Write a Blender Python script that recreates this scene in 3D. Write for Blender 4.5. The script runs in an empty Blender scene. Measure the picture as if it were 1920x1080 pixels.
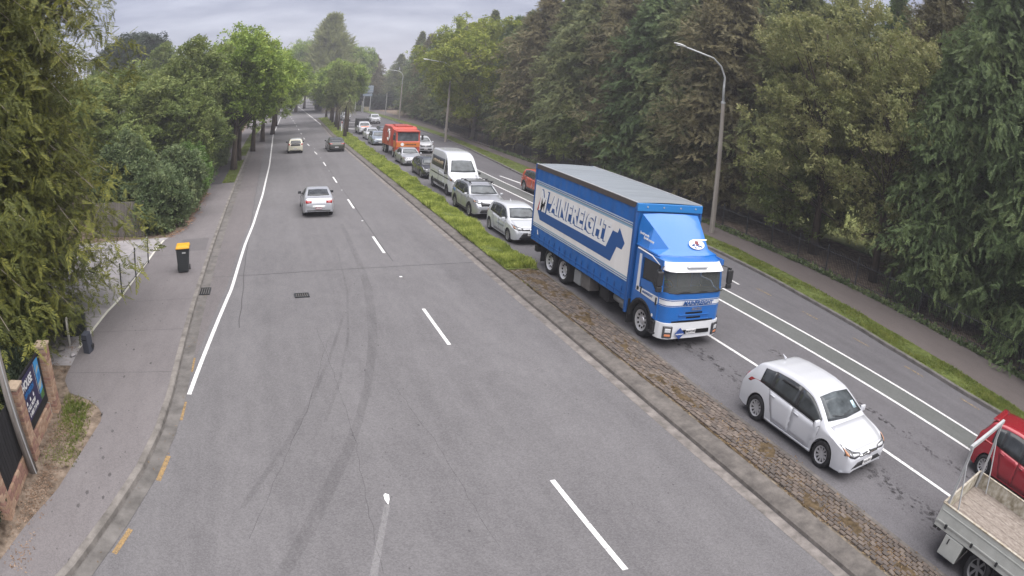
import bpy, math, random
import numpy as np
from mathutils import Matrix, Vector
from mathutils.bvhtree import BVHTree
rnd = random.Random(7); rng = np.random.default_rng(7)
PI = math.pi
sc = bpy.context.scene
C = sc.collection
# ------------------------------------------------------------------ camera (a wide traffic camera with its own barrel distortion)
CAM_POS = (0.0, 0.0, 6.822)
PITCH, YAW, ROLL = 0.295827, 0.387046, 0.080264
fw = Vector((math.sin(YAW)*math.cos(PITCH), math.cos(YAW)*math.cos(PITCH), -math.sin(PITCH)))
rt = Vector((math.cos(YAW), -math.sin(YAW), 0)); up = rt.cross(fw)
r2 = math.cos(ROLL)*rt + math.sin(ROLL)*up; u2 = -math.sin(ROLL)*rt + math.cos(ROLL)*up
cam = bpy.data.cameras.new('camera'); cam_ob = bpy.data.objects.new('camera', cam); C.objects.link(cam_ob)
cam_ob.matrix_world = Matrix(((r2[0], u2[0], -fw[0], CAM_POS[0]), (r2[1], u2[1], -fw[1], CAM_POS[1]), (r2[2], u2[2], -fw[2], CAM_POS[2]), (0, 0, 0, 1)))
cam.type = 'PANO'; cam.panorama_type = 'FISHEYE_LENS_POLYNOMIAL'
cam.sensor_width = 36; cam.sensor_fit = 'HORIZONTAL'; cam.fisheye_fov = 3.1
cam.fisheye_polynomial_k0 = 0; cam.fisheye_polynomial_k1 = -0.0419975; cam.fisheye_polynomial_k2 = 0
cam.fisheye_polynomial_k3 = -2.3398e-5; cam.fisheye_polynomial_k4 = 0
cam.clip_start = 0.1; cam.clip_end = 5000
sc.camera = cam_ob
sc.render.engine = 'CYCLES'
sc.cycles.use_denoising = True
sc.cycles.max_bounces = 6; sc.cycles.diffuse_bounces = 3; sc.cycles.transparent_max_bounces = 12
# ------------------------------------------------------------------ sky, sun, exposure
SUN_EL, SUN_AZ = math.radians(70), math.radians(160)      # azimuth clockwise from +Y
w = bpy.data.worlds.new('World'); sc.world = w; w.use_nodes = True
nt = w.node_tree; nt.nodes.clear()
def N(nt, t, **k):
    n = nt.nodes.new(t)
    for a, b in k.items(): setattr(n, a, b)
    return n
def setin(n, **k):
    for a, b in k.items(): n.inputs[a.replace('_', ' ')].default_value = b
sky = N(nt, 'ShaderNodeTexSky', sky_type='NISHITA', sun_disc=False, sun_elevation=SUN_EL, sun_rotation=SUN_AZ, air_density=1.0, dust_density=2.0)
tc = N(nt, 'ShaderNodeTexCoord')
mp = N(nt, 'ShaderNodeMapping'); mp.inputs['Scale'].default_value = (1.6, 1.6, 9.0)
nz = N(nt, 'ShaderNodeTexNoise'); setin(nz, Scale=2.6, Detail=8.0, Roughness=0.58)
cr = N(nt, 'ShaderNodeValToRGB')
cr.color_ramp.elements[0].position = .34; cr.color_ramp.elements[0].color = (.86, .86, 1.14, 1)
cr.color_ramp.elements[1].position = .66; cr.color_ramp.elements[1].color = (1.72, 1.72, 2.02, 1)
mx = N(nt, 'ShaderNodeMix', data_type='RGBA'); mx.inputs[0].default_value = .90
bg = N(nt, 'ShaderNodeBackground'); bg.inputs['Strength'].default_value = .076
out = N(nt, 'ShaderNodeOutputWorld')
nt.links.new(tc.outputs['Generated'], mp.inputs['Vector']); nt.links.new(mp.outputs[0], nz.inputs['Vector'])
nt.links.new(nz.outputs['Fac'], cr.inputs['Fac']); nt.links.new(sky.outputs[0], mx.inputs[6]); nt.links.new(cr.outputs[0], mx.inputs[7])
nt.links.new(mx.outputs[2], bg.inputs['Color']); nt.links.new(bg.outputs[0], out.inputs[0])
sl = bpy.data.lights.new('sun', 'SUN'); sl.energy = 1.5; sl.angle = math.radians(100); sl.color = (1.0, .965, .93)
so = bpy.data.objects.new('sun', sl); C.objects.link(so)
sd = Vector((math.sin(SUN_AZ)*math.cos(SUN_EL), math.cos(SUN_AZ)*math.cos(SUN_EL), math.sin(SUN_EL)))
so.rotation_euler = sd.to_track_quat('Z', 'Y').to_euler()
sc.view_settings.view_transform = 'Standard'; sc.view_settings.look = 'None'; sc.view_settings.gamma = 1
sc.view_settings.exposure = 2.25
# ------------------------------------------------------------------ helpers
class MB:
    """collects geometry for ONE mesh object"""
    def __init__(s): s.v = []; s.f = []; s.m = []; s.cur = 0
    def add(s, vs, fs):
        o = len(s.v); s.v += [tuple(p) for p in vs]; s.f += [tuple(o+i for i in f) for f in fs]; s.m += [s.cur]*len(fs); return s
    def box(s, c, d, rz=0, rx=0, ry=0, taper=None):
        hx, hy, hz = d[0]/2, d[1]/2, d[2]/2; t = taper or (1, 1)
        vs = [Vector((x*hx*(t[0] if z > 0 else 1), y*hy*(t[1] if z > 0 else 1), z*hz)) for z in (-1, 1) for x, y in ((-1, -1), (1, -1), (1, 1), (-1, 1))]
        R = Matrix.Rotation(rz, 3, 'Z') @ Matrix.Rotation(rx, 3, 'X') @ Matrix.Rotation(ry, 3, 'Y')
        vs = [R @ p + Vector(c) for p in vs]
        return s.add(vs, [(3, 2, 1, 0), (4, 5, 6, 7), (0, 1, 5, 4), (1, 2, 6, 5), (2, 3, 7, 6), (3, 0, 4, 7)])
    def tube(s, path, rad, n=8, cap=True):
        path = [Vector([float(q) for q in p]) for p in path]
        rad = [float(q) for q in (rad if hasattr(rad, '__len__') else [rad]*len(path))]
        vs = []; fs = []; prev = None
        for i, p in enumerate(path):
            d = (path[min(i+1, len(path)-1)] - path[max(i-1, 0)]).normalized()
            a = prev if prev is not None else (Vector((1, 0, 0)) if abs(d.x) < .9 else Vector((0, 1, 0)))
            a = (a - d*a.dot(d)).normalized(); prev = a; b = d.cross(a)
            vs += [p + rad[i]*(math.cos(2*PI*k/n)*a + math.sin(2*PI*k/n)*b) for k in range(n)]
        for i in range(len(path)-1):
            fs += [(i*n+k, i*n+(k+1) % n, (i+1)*n+(k+1) % n, (i+1)*n+k) for k in range(n)]
        if cap: fs += [tuple(range(n-1, -1, -1)), tuple((len(path)-1)*n+k for k in range(n))]
        return s.add(vs, fs)
    def lathe(s, prof, n=20, axis='z', c=(0, 0, 0), cap=False):
        """prof: (radius, height along axis)"""
        vs = []; fs = []
        for r, h in prof:
            for k in range(n):
                a, b = r*math.cos(2*PI*k/n), r*math.sin(2*PI*k/n)
                q = (a, b, h) if axis == 'z' else ((h, a, b) if axis == 'x' else (b, h, a))
                vs.append((q[0]+c[0], q[1]+c[1], q[2]+c[2]))
        for i in range(len(prof)-1):
            fs += [(i*n+k, i*n+(k+1) % n, (i+1)*n+(k+1) % n, (i+1)*n+k) for k in range(n)]
        if cap: fs += [tuple(range(n-1, -1, -1)), tuple((len(prof)-1)*n+k for k in range(n))]
        return s.add(vs, fs)
    def prism(s, poly, h0, h1, axis='z'):
        """extrude a 2D polygon; axis x: poly=(y,z); y: (x,z); z: (x,y)"""
        def P(p, h): return (h, p[0], p[1]) if axis == 'x' else ((p[0], h, p[1]) if axis == 'y' else (p[0], p[1], h))
        n = len(poly)
        vs = [P(p, h0) for p in poly] + [P(p, h1) for p in poly]
        return s.add(vs, [tuple(range(n-1, -1, -1)), tuple(range(n, 2*n))] + [(i, (i+1) % n, n+(i+1) % n, n+i) for i in range(n)])
    def grid(s, G):
        """G: list of rows of points"""
        nu, nv = len(G), len(G[0]); vs = [p for r in G for p in r]
        return s.add(vs, [(i*nv+j, i*nv+j+1, (i+1)*nv+j+1, (i+1)*nv+j) for i in range(nu-1) for j in range(nv-1)])
    def mesh(s, name, mats, smooth=False):
        me = bpy.data.meshes.new(name); me.from_pydata(s.v, [], s.f)
        for m in (mats if isinstance(mats, (list, tuple)) else [mats]): me.materials.append(m)
        if any(s.m): me.polygons.foreach_set('material_index', s.m)
        if smooth: me.polygons.foreach_set('use_smooth', [True]*len(me.polygons))
        me.update(); return me
    def build(s, name, mats, parent=None, smooth=False, bevel=0, auto=None, label=None, kind=None):
        o = bpy.data.objects.new(name, s.mesh(name, mats, smooth or auto is not None)); C.objects.link(o)
        if auto is not None:
            try: o.data.set_sharp_from_angle(angle=math.radians(auto))
            except Exception: pass
        if parent is not None: o.parent = parent
        if bevel:
            b = o.modifiers.new('bevel', 'BEVEL'); b.width = bevel; b.segments = 2; b.limit_method = 'ANGLE'; b.angle_limit = .6
        if label: o['label'] = label
        if kind: o['kind'] = kind
        return o
def tag(o, label=None, cat=None, group=None, kind=None):
    if label: o['label'] = label
    if cat: o['category'] = cat
    if group: o['group'] = group
    if kind: o['kind'] = kind
    return o
def thing(name, label, cat, loc=(0, 0, 0), rz=0, group=None):
    o = bpy.data.objects.new(name, None); C.objects.link(o); o.location = loc; o.rotation_euler = (0, 0, rz); o.empty_display_size = .2
    return tag(o, label, cat, group)
def np_obj(name, V, F, mat, parent=None, kind=None):
    me = np_mesh(name, V, F, mat); o = bpy.data.objects.new(name, me); C.objects.link(o)
    if parent is not None: o.parent = parent
    if kind: o['kind'] = kind
    return o
def np_mesh(name, V, F, mat):
    """V (n,3), F (m,k) arrays"""
    me = bpy.data.meshes.new(name); V = np.ascontiguousarray(V, np.float32); F = np.ascontiguousarray(F, np.int32); m, k = F.shape
    me.vertices.add(len(V)); me.vertices.foreach_set('co', V.ravel())
    me.loops.add(m*k); me.loops.foreach_set('vertex_index', F.ravel())
    me.polygons.add(m); me.polygons.foreach_set('loop_start', np.arange(0, m*k, k, dtype=np.int32))
    try: me.polygons.foreach_set('loop_total', np.full(m, k, np.int32))
    except Exception: pass
    me.materials.append(mat); me.update(calc_edges=True); me.validate(); return me
def text_mesh(txt, size, shear=0, bold=0, extrude=.002, spacing=1.0, sx=1.0):
    cu = bpy.data.curves.new('lettering', 'FONT'); cu.body = txt; cu.size = size; cu.shear = shear; cu.offset = bold; cu.extrude = extrude
    cu.space_character = spacing; cu.align_x = 'CENTER'; cu.align_y = 'CENTER'; cu.resolution_u = 3
    o = bpy.data.objects.new('lettering', cu); C.objects.link(o)
    dg = bpy.context.evaluated_depsgraph_get(); me = bpy.data.meshes.new_from_object(o.evaluated_get(dg))
    C.objects.unlink(o); bpy.data.objects.remove(o); bpy.data.curves.remove(cu)
    if sx != 1: me.transform(Matrix.Diagonal((sx, 1, 1, 1)))
    return me
def lettering(txt, size, mat, M, parent, name='lettering', **k):
    me = text_mesh(txt, size, **k); me.transform(M); me.materials.clear(); me.materials.append(mat)
    o = bpy.data.objects.new(name, me); C.objects.link(o); o.parent = parent; return o
def frame(o, x, y):
    """matrix: text plane with x direction, y direction, at o"""
    x = Vector(x).normalized(); y = Vector(y).normalized(); z = x.cross(y)
    return Matrix(((x[0], y[0], z[0], o[0]), (x[1], y[1], z[1], o[1]), (x[2], y[2], z[2], o[2]), (0, 0, 0, 1)))
# ------------------------------------------------------------------ materials
MATS = {}
def mat(name, col, rough=.6, spec=.4, metal=0.0, var=0.0, scale=4.0, bump=0.0, bscale=60.0, coat=0.0, stretch=None, col2=None, emit=None, detail=4.0):
    if name in MATS: return MATS[name]
    m = bpy.data.materials.new(name); m.use_nodes = True; nt = m.node_tree; b = nt.nodes['Principled BSDF']
    setin(b, Roughness=rough, Metallic=metal); b.inputs['Specular IOR Level'].default_value = spec
    b.inputs['Base Color'].default_value = (*col, 1)
    if coat: b.inputs['Coat Weight'].default_value = coat; b.inputs['Coat Roughness'].default_value = .04
    if var or bump or col2:
        tc = N(nt, 'ShaderNodeTexCoord'); src = tc.outputs['Object']
        if stretch:
            mp = N(nt, 'ShaderNodeMapping'); mp.inputs['Scale'].default_value = stretch; nt.links.new(src, mp.inputs[0]); src = mp.outputs[0]
    if var or col2:
        n1 = N(nt, 'ShaderNodeTexNoise'); setin(n1, Scale=scale, Detail=detail, Roughness=.62); nt.links.new(src, n1.inputs['Vector'])
        r = N(nt, 'ShaderNodeValToRGB'); r.color_ramp.elements[0].position = .3; r.color_ramp.elements[1].position = .7
        lo = tuple(c*(1-var) for c in col); hi = col2 if col2 else tuple(min(1, c*(1+var)) for c in col)
        r.color_ramp.elements[0].color = (*lo, 1); r.color_ramp.elements[1].color = (*hi, 1)
        nt.links.new(n1.outputs['Fac'], r.inputs[0]); nt.links.new(r.outputs[0], b.inputs['Base Color'])
    if bump:
        n2 = N(nt, 'ShaderNodeTexNoise'); setin(n2, Scale=bscale, Detail=3.0); nt.links.new(src, n2.inputs['Vector'])
        bp = N(nt, 'ShaderNodeBump'); bp.inputs['Strength'].default_value = bump; bp.inputs['Distance'].default_value = .02
        nt.links.new(n2.outputs['Fac'], bp.inputs['Height']); nt.links.new(bp.outputs[0], b.inputs['Normal'])
    if emit: b.inputs['Emission Color'].default_value = (*emit[:3], 1); b.inputs['Emission Strength'].default_value = emit[3]
    MATS[name] = m; return m
def leaf_mat(name, c1, c2, c3, trans=.32, nscale=.5):
    """leaf colours vary leaf by leaf and from bough to bough"""
    if name in MATS: return MATS[name]
    m = bpy.data.materials.new(name); m.use_nodes = True; nt = m.node_tree; b = nt.nodes['Principled BSDF']; o = nt.nodes['Material Output']
    setin(b, Roughness=.6); b.inputs['Specular IOR Level'].default_value = .25
    g = N(nt, 'ShaderNodeNewGeometry'); tc = N(nt, 'ShaderNodeTexCoord'); oi = N(nt, 'ShaderNodeObjectInfo')
    n1 = N(nt, 'ShaderNodeTexNoise'); setin(n1, Scale=nscale, Detail=3.0); nt.links.new(tc.outputs['Object'], n1.inputs['Vector'])
    a = N(nt, 'ShaderNodeMath', operation='MULTIPLY_ADD'); nt.links.new(g.outputs['Random Per Island'], a.inputs[0]); a.inputs[1].default_value = .42; 
    s2 = N(nt, 'ShaderNodeMath', operation='MULTIPLY_ADD'); nt.links.new(n1.outputs['Fac'], s2.inputs[0]); s2.inputs[1].default_value = 1.3; s2.inputs[2].default_value = -.38
    s3 = N(nt, 'ShaderNodeMath', operation='MULTIPLY_ADD'); nt.links.new(oi.outputs['Random'], s3.inputs[0]); s3.inputs[1].default_value = .14; nt.links.new(s2.outputs[0], s3.inputs[2])
    nt.links.new(s3.outputs[0], a.inputs[2])
    r = N(nt, 'ShaderNodeValToRGB'); e = r.color_ramp.elements; e[0].position = .1; e[0].color = (*c1, 1); e[1].position = .9; e[1].color = (*c3, 1)
    x = e.new(.5); x.color = (*c2, 1)
    nt.links.new(a.outputs[0], r.inputs[0]); nt.links.new(r.outputs[0], b.inputs['Base Color'])
    t = N(nt, 'ShaderNodeBsdfTranslucent'); nt.links.new(r.outputs[0], t.inputs[0]); mi = N(nt, 'ShaderNodeMixShader'); mi.inputs[0].default_value = trans
    nt.links.new(b.outputs[0], mi.inputs[1]); nt.links.new(t.outputs[0], mi.inputs[2]); nt.links.new(mi.outputs[0], o.inputs[0])
    MATS[name] = m; return m
def asphalt(name, lo, hi, streak=.34, speck=.38, tint=None):
    if name in MATS: return MATS[name]
    m = bpy.data.materials.new(name); m.use_nodes = True; nt = m.node_tree; b = nt.nodes['Principled BSDF']
    setin(b, Roughness=.85); b.inputs['Specular IOR Level'].default_value = .25
    tc = N(nt, 'ShaderNodeTexCoord')
    def noise(scale, det, sxyz=None, rough=.6):
        n = N(nt, 'ShaderNodeTexNoise'); setin(n, Scale=scale, Detail=det, Roughness=rough); src = tc.outputs['Object']
        if sxyz:
            mp = N(nt, 'ShaderNodeMapping'); mp.inputs['Scale'].default_value = sxyz; nt.links.new(src, mp.inputs[0]); src = mp.outputs[0]
        nt.links.new(src, n.inputs['Vector']); return n.outputs['Fac']
    def ma(op, a, b_, c=None):
        n = N(nt, 'ShaderNodeMath', operation=op)
        for i, q in enumerate((a, b_, c)):
            if q is None: continue
            if isinstance(q, (int, float)): n.inputs[i].default_value = q
            else: nt.links.new(q, n.inputs[i])
        return n.outputs[0]
    big = noise(.22, 5); st = noise(1.0, 4, (.85, .025, 1)); med = noise(3.0, 5, (1, .35, 1)); fine = noise(26, 4, None, .85)
    v = N(nt, 'ShaderNodeTexVoronoi'); v.inputs['Scale'].default_value = 34; nt.links.new(tc.outputs['Object'], v.inputs['Vector'])
    sp = N(nt, 'ShaderNodeSeparateColor'); nt.links.new(v.outputs['Color'], sp.inputs[0])
    f = ma('MULTIPLY_ADD', big, .55, -.05)
    f = ma('ADD', f, ma('MULTIPLY_ADD', st, streak*2, -streak))
    f = ma('ADD', f, ma('MULTIPLY_ADD', med, .5, -.25))
    f = ma('ADD', f, ma('MULTIPLY_ADD', fine, speck*2.2, -speck*1.1))
    f = ma('ADD', f, ma('MULTIPLY_ADD', sp.outputs[0], speck*1.0, -speck*.5))
    f = ma('ADD', f, .25)
    r = N(nt, 'ShaderNodeValToRGB'); e = r.color_ramp.elements; e[0].position = 0; e[0].color = (*lo, 1); e[1].position = 1; e[1].color = (*hi, 1)
    nt.links.new(f, r.inputs[0]); nt.links.new(r.outputs[0], b.inputs['Base Color'])
    bp = N(nt, 'ShaderNodeBump'); bp.inputs['Strength'].default_value = .5; bp.inputs['Distance'].default_value = .01
    nt.links.new(fine, bp.inputs['Height']); nt.links.new(bp.outputs[0], b.inputs['Normal'])
    MATS[name] = m; return m
def worn(name, col, amount=.5, scale=9.0, rough=.7, stretch=(1, 1, 1), most=1.0):
    """a marking or stain that has worn through in places: transparent where it is gone"""
    if name in MATS: return MATS[name]
    m = bpy.data.materials.new(name); m.use_nodes = True; nt = m.node_tree; b = nt.nodes['Principled BSDF']; o = nt.nodes['Material Output']
    b.inputs['Base Color'].default_value = (*col, 1); setin(b, Roughness=rough); b.inputs['Specular IOR Level'].default_value = .3
    tc = N(nt, 'ShaderNodeTexCoord'); mp = N(nt, 'ShaderNodeMapping'); mp.inputs['Scale'].default_value = stretch; nt.links.new(tc.outputs['Object'], mp.inputs[0])
    n = N(nt, 'ShaderNodeTexNoise'); setin(n, Scale=scale, Detail=6.0, Roughness=.75); nt.links.new(mp.outputs[0], n.inputs['Vector'])
    r = N(nt, 'ShaderNodeValToRGB'); r.color_ramp.elements[0].position = amount-.12; r.color_ramp.elements[1].position = amount+.12
    r.color_ramp.elements[1].color = (most, most, most, 1)
    if most < 1: r.color_ramp.elements[0].position = amount-.30; r.color_ramp.elements[1].position = amount+.22
    nt.links.new(n.outputs['Fac'], r.inputs[0])
    t = N(nt, 'ShaderNodeBsdfTransparent'); mi = N(nt, 'ShaderNodeMixShader'); nt.links.new(r.outputs[0], mi.inputs[0])
    nt.links.new(t.outputs[0], mi.inputs[1]); nt.links.new(b.outputs[0], mi.inputs[2]); nt.links.new(mi.outputs[0], o.inputs[0])
    MATS[name] = m; return m
ASPH = asphalt('asphalt_grey', (.080, .0765, .080), (.170, .164, .168))
ASPH2 = asphalt('asphalt_dark', (.070, .067, .072), (.152, .146, .154), streak=.35)
CYCLE = asphalt('cycle_lane_green_grey', (.072, .075, .072), (.142, .147, .142), streak=.2)
PATH = asphalt('footpath_asphalt', (.105, .096, .098), (.195, .180, .182), streak=.1, speck=.35)
PATH2 = asphalt('park_footpath_asphalt', (.080, .068, .064), (.140, .120, .114), streak=.1, speck=.35)
WHITE = worn('road_paint_white', (.62, .615, .61), .38, 16)
WHITE_OLD = worn('road_paint_worn', (.50, .49, .49), .62, 12, .7, (1, 1, 1), .40)
YELLOW = worn('road_paint_yellow', (.34, .225, .10), .42, 10, .7, (1, 1, 1), .85)
YELLOW_OLD = worn('road_paint_yellow_worn', (.42, .30, .14), .52, 10)
RUBBER = worn('tyre_rubber_mark', (.05, .047, .05), .62, 3, .8, (1.2, .25, 1), .24)
OIL = worn('oil_drip_stain', (.04, .038, .04), .60, 5.0, .8, (1.0, .6, 1), .55)
CRACK = mat('crack_sealant', (.062, .058, .060), .8)
KERB_M = mat('median_kerb', (.098, .089, .083), .92, .2, var=.28, scale=3.5, bump=.5, bscale=25, col2=(.155, .140, .128), detail=7.0)
CONC = mat('concrete_kerb', (.165, .152, .140), .9, .2, var=.40, scale=2.5, bump=.4, bscale=30)
CONC_D = mat('concrete_gutter', (.122, .114, .108), .9, .2, var=.35, scale=1.8, bump=.4, bscale=30)
CONC_L = mat('concrete_pale', (.29, .275, .28), .85, .2, var=.22, scale=1.3, bump=.2)
SOIL = mat('soil_and_bark', (.13, .095, .07), .95, .1, var=.55, scale=3.2, bump=.9, bscale=22, col2=(.26, .205, .16))
LAWN = mat('lawn', (.075, .10, .03), .9, .1, var=.35, scale=.35, bump=.5, bscale=12, col2=(.22, .235, .075))
TURF = mat('turf_soil', (.07, .095, .025), .95, .1, var=.4, scale=3, bump=.6, col2=(.15, .18, .055))
GRIT = mat('median_grit', (.16, .135, .105), .95, .1, var=.4, scale=5, bump=.8, bscale=40)
BARK = mat('bark_brown', (.075, .058, .045), .95, .15, var=.4, scale=5, bump=.9, bscale=14, stretch=(1, 1, .25))
BARK_G = mat('bark_grey', (.16, .145, .13), .95, .15, var=.35, scale=5, bump=.9, bscale=14, stretch=(1, 1, .25))
TWIG = mat('bare_twig', (.30, .26, .22), .9, .15, var=.2)
TYRE = mat('tyre_rubber', (.022, .022, .024), .8, .25, var=.25, scale=8)
RIM = mat('wheel_alloy', (.52, .52, .53), .32, .5, metal=.75)
RIM_D = mat('wheel_alloy_dark', (.10, .10, .105), .4, .5, metal=.4)
CHROME = mat('chrome', (.80, .80, .80), .12, .5, metal=1)
BLACKP = mat('black_plastic', (.025, .025, .027), .5, .4)
DARKGAP = mat('shut_line', (.012, .012, .013), .8, .1)
GLASS = mat('tinted_glass', (.038, .042, .045), .05, .45, var=.5, scale=2.5)
GLASS_L = mat('windscreen_glass', (.075, .085, .092), .07, .30, var=.5, scale=2.2)
LENS = mat('headlight_lens', (.55, .56, .58), .08, .6, coat=.6)
LENS_A = mat('indicator_lens', (.42, .20, .10), .15, .5)
LENS_R = mat('tail_light_lens', (.32, .012, .015), .12, .6, coat=.5)
PLATE = mat('plate_white', (.72, .72, .72), .45)
INK = mat('plate_ink', (.02, .02, .025), .5)
GALV = mat('galvanised_steel', (.42, .43, .44), .5, .5, metal=.35, var=.12, scale=6)
STEEL_D = mat('dark_painted_steel', (.022, .024, .026), .5, .4)
WOOD_G = mat('weathered_timber', (.22, .20, .185), .9, .15, var=.35, scale=4, bump=.8, bscale=18, stretch=(6, 6, .4))
# ------------------------------------------------------------------ setting: ground, roads, kerbs, markings
def poly(pts):
    Y = [p[1] for p in pts]; X = [p[0] for p in pts]
    return lambda y: float(np.interp(y, Y, X))
LK = poly([(-12, -1), (-8.2, 1.5), (-6.4, 3.6), (-5.3, 5.4), (-4.5, 6.78), (-3.84, 8.34), (-3.27, 10.11), (-2.96, 11.84), (-2.84, 13.66), (-2.84, 70), (-2.75, 97), (-2.0, 125), (-.6, 170), (1.0, 250), (3, 420)])
LG = lambda y: LK(y) + (.39 if y > 13 else .39 + .03*(13-y))
K1 = poly([(8.42, -8), (8.42, 70), (8.46, 92), (8.95, 114), (9.4, 140), (10.6, 200), (11, 420)])
K2 = poly([(10.14, -8), (10.16, 12), (10.3, 15), (10.34, 28), (10.5, 36), (10.66, 46), (10.9, 60), (11.2, 80), (11.4, 94), (11.7, 114), (12.0, 140), (13, 200), (14, 420)])
RK = poly([(19.9, -8), (19.85, 4), (19.7, 7.5), (20.0, 12), (20.3, 14.3), (20.6, 18), (20.9, 20.6), (21.2, 25.5), (20.9, 32), (20.2, 40), (20.05, 49), (21.05, 60), (22.0, 70), (23.1, 88), (23.6, 112), (24.0, 137), (25, 200), (25, 420)])
RGI = poly([(21.3, -8), (21.2, 4.5), (21.4, 8.5), (21.8, 13.4), (22.5, 20), (23.0, 27), (22.7, 40), (22.5, 52.5), (23.4, 70), (24.8, 88), (25.6, 112), (26, 137), (27, 200)])
FN = poly([(25.45, -8), (25.5, 12), (25.75, 19), (25.95, 30), (25.2, 45), (25.0, 60), (25.7, 78), (27.0, 94), (29.4, 130), (31, 200)])
EDGE = poly([(-6.2, 4), (-4.3, 7.5), (-2.95, 10.5), (-2.36, 13.66), (-1.99, 17.2), (-1.52, 21.9), (-1.24, 28.1), (-.95, 32.5), (-.58, 41.6), (-.25, 57.5), (-.15, 80), (-.1, 97), (.6, 121), (1.8, 171), (2.8, 250)])
def yrange(a, b, near=1.0):
    ys = []; y = a
    while y < b: ys.append(y); y += near*max(1, y/25)
    return ys + [b]
def sheet(name, XL, XR, y0, y1, z, m, kind='structure', parent=None, near=1.0, n=1, zz=None, ys=None):
    mb = MB(); rows = []
    for y in (ys or yrange(y0, y1, near)):
        a, b = (XL(y) if callable(XL) else XL), (XR(y) if callable(XR) else XR)
        rows.append([(a+(b-a)*i/n, y, z + (zz(a+(b-a)*i/n, y) if zz else 0)) for i in range(n+1)])
    mb.grid(rows)
    return mb.build(name, m, parent, kind=kind)
def along(name, X, y0, y1, prof, m, near=.8, parent=None, kind='structure', smooth=False):
    """extrude a profile of (offset to the right, height) along a line X(y)"""
    ys = yrange(y0, y1, near); mb = MB(); rows = []
    for y in ys:
        dx = (X(y+.05)-X(y-.05))/.1; l = math.hypot(dx, 1); nx, ny = 1/l, -dx/l
        rows.append([(X(y)+o*nx, y+o*ny, h) for o, h in prof])
    mb.grid(rows); o = mb.build(name, m, parent, kind=kind); return o
g = MB(); R_ = 2500
g.grid([[(x, y, -.04) for x in (-R_, -300, -60, 60, 300, R_)] for y in (-R_, -300, -60, 100, 500, R_)]); g.build('ground', LAWN, kind='structure')
road = sheet('road', lambda y: LK(y)+.02, lambda y: RK(y)-.0, -8, 420, 0, ASPH, n=8)
sheet('right_carriageway', lambda y: K2(y)-.02, lambda y: RK(y)-.02, -8, 135, .004, ASPH2, n=4)
sheet('cycle_lane', lambda y: 16.02+max(0, y-45)*.03, lambda y: 17.10+max(0, y-45)*.03, -6, 62, .008, CYCLE)
sheet('side_road', 14, 60, 140, 172, .006, ASPH2)
# shoulder with an older, browner seal and its ragged joint
SHOULD = asphalt('asphalt_shoulder', (.085, .078, .080), (.165, .150, .150), streak=.3)
sheet('road_shoulder', lambda y: LG(y)+.005, lambda y: min(EDGE(y)-.22, LG(y)+1.35+.05*math.sin(y*1.7)), 16, 120, .004, SHOULD, near=.6)
# gutters and kerbs
along('gutter', LK, -1, 250, [(.06, .012), (.20, .004), (.42, .010)], CONC_D)
along('kerb', LK, -1, 250, [(-.12, .126), (-.10, .134), (.02, .132), (.045, .11), (.065, .0)], CONC)
along('kerb', K1, -8, 140, [(-.03, -.02), (.0, .07), (.06, .10), (.16, .118), (.50, .132), (.515, .10)], KERB_M)
along('kerb', K2, -8, 140, [(.03, -.02), (.0, .09), (-.05, .13), (-.17, .14), (-.18, .10)], KERB_M)
along('gutter', K1, -8, 140, [(-.30, .0035), (-.26, .006), (-.02, .006)], mat('channel_dust', (.16, .145, .135), .9, .2, var=.4, scale=3))
along('kerb', RK, -8, 250, [(-.02, -.02), (.0, .11), (.03, .13), (.14, .135), (.15, .10)], CONC_D)
# centre line of dark sealant round the median kerb foot
along('kerb_joint', K1, -6, 90, [(-.035, .009), (-.005, .009)], CRACK)
# footpath, driveway apron, verges on the near side
FPL = poly([(-13, -2), (-8.5, 3), (-6.4, 6.2), (-5.75, 8.0), (-5.26, 9.1), (-4.88, 10.8), (-4.66, 12.0), (-4.66, 12.3), (-5.05, 12.95), (-6.05, 13.4), (-6.5, 14.2), (-6.55, 16.3), (-6.24, 19.5), (-6.04, 20.6), (-5.85, 24), (-5.7, 28.5), (-5.6, 29.6), (-4.72, 32.2), (-4.72, 42), (-5.2, 52), (-5.5, 76), (-5.6, 250)])
sheet('footpath', FPL, lambda y: LK(y)-.115, -2, 250, .128, PATH, near=.35, n=2)
sheet('soil_verge', lambda y: -16, lambda y: FPL(y)+.12, -2, 15.1, .116, SOIL, near=.35)
sheet('driveway', -16, lambda y: FPL(y)+.05, 15.1, 30, .120, CONC_L, near=.5)
sheet('garden_bed', -30, lambda y: FPL(y)+.05, 30, 130, .112, SOIL, near=1.5)
along('driveway_edging', lambda y: FPL(y), 16.3, 29.4, [(-.10, .120), (-.10, .140), (.0, .140), (.0, .120)], mat('edging_white', (.55, .53, .47), .8, var=.15))
sheet('berm', lambda y: LK(y)-1.15, lambda y: LK(y)-.12, 47, 62, .133, TURF, near=1)
sheet('berm', lambda y: LK(y)-1.15, lambda y: LK(y)-.12, 66, 120, .133, TURF, near=2)
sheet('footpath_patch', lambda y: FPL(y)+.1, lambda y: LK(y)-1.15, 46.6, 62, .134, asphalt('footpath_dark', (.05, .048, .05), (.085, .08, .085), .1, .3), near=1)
# median: brick paved end, then grass
sheet('median_bed', lambda y: K1(y)+.5, lambda y: K2(y)-.15, -8, 22.6, .121, GRIT, near=.5)
sheet('median_turf', lambda y: K1(y)+.45, lambda y: K2(y)-.16, 22.4, 140, .138, TURF, near=.5, n=3, zz=lambda x, y: .05*max(0, 1-abs((x-(K1(y)+K2(y))/2))))
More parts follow.
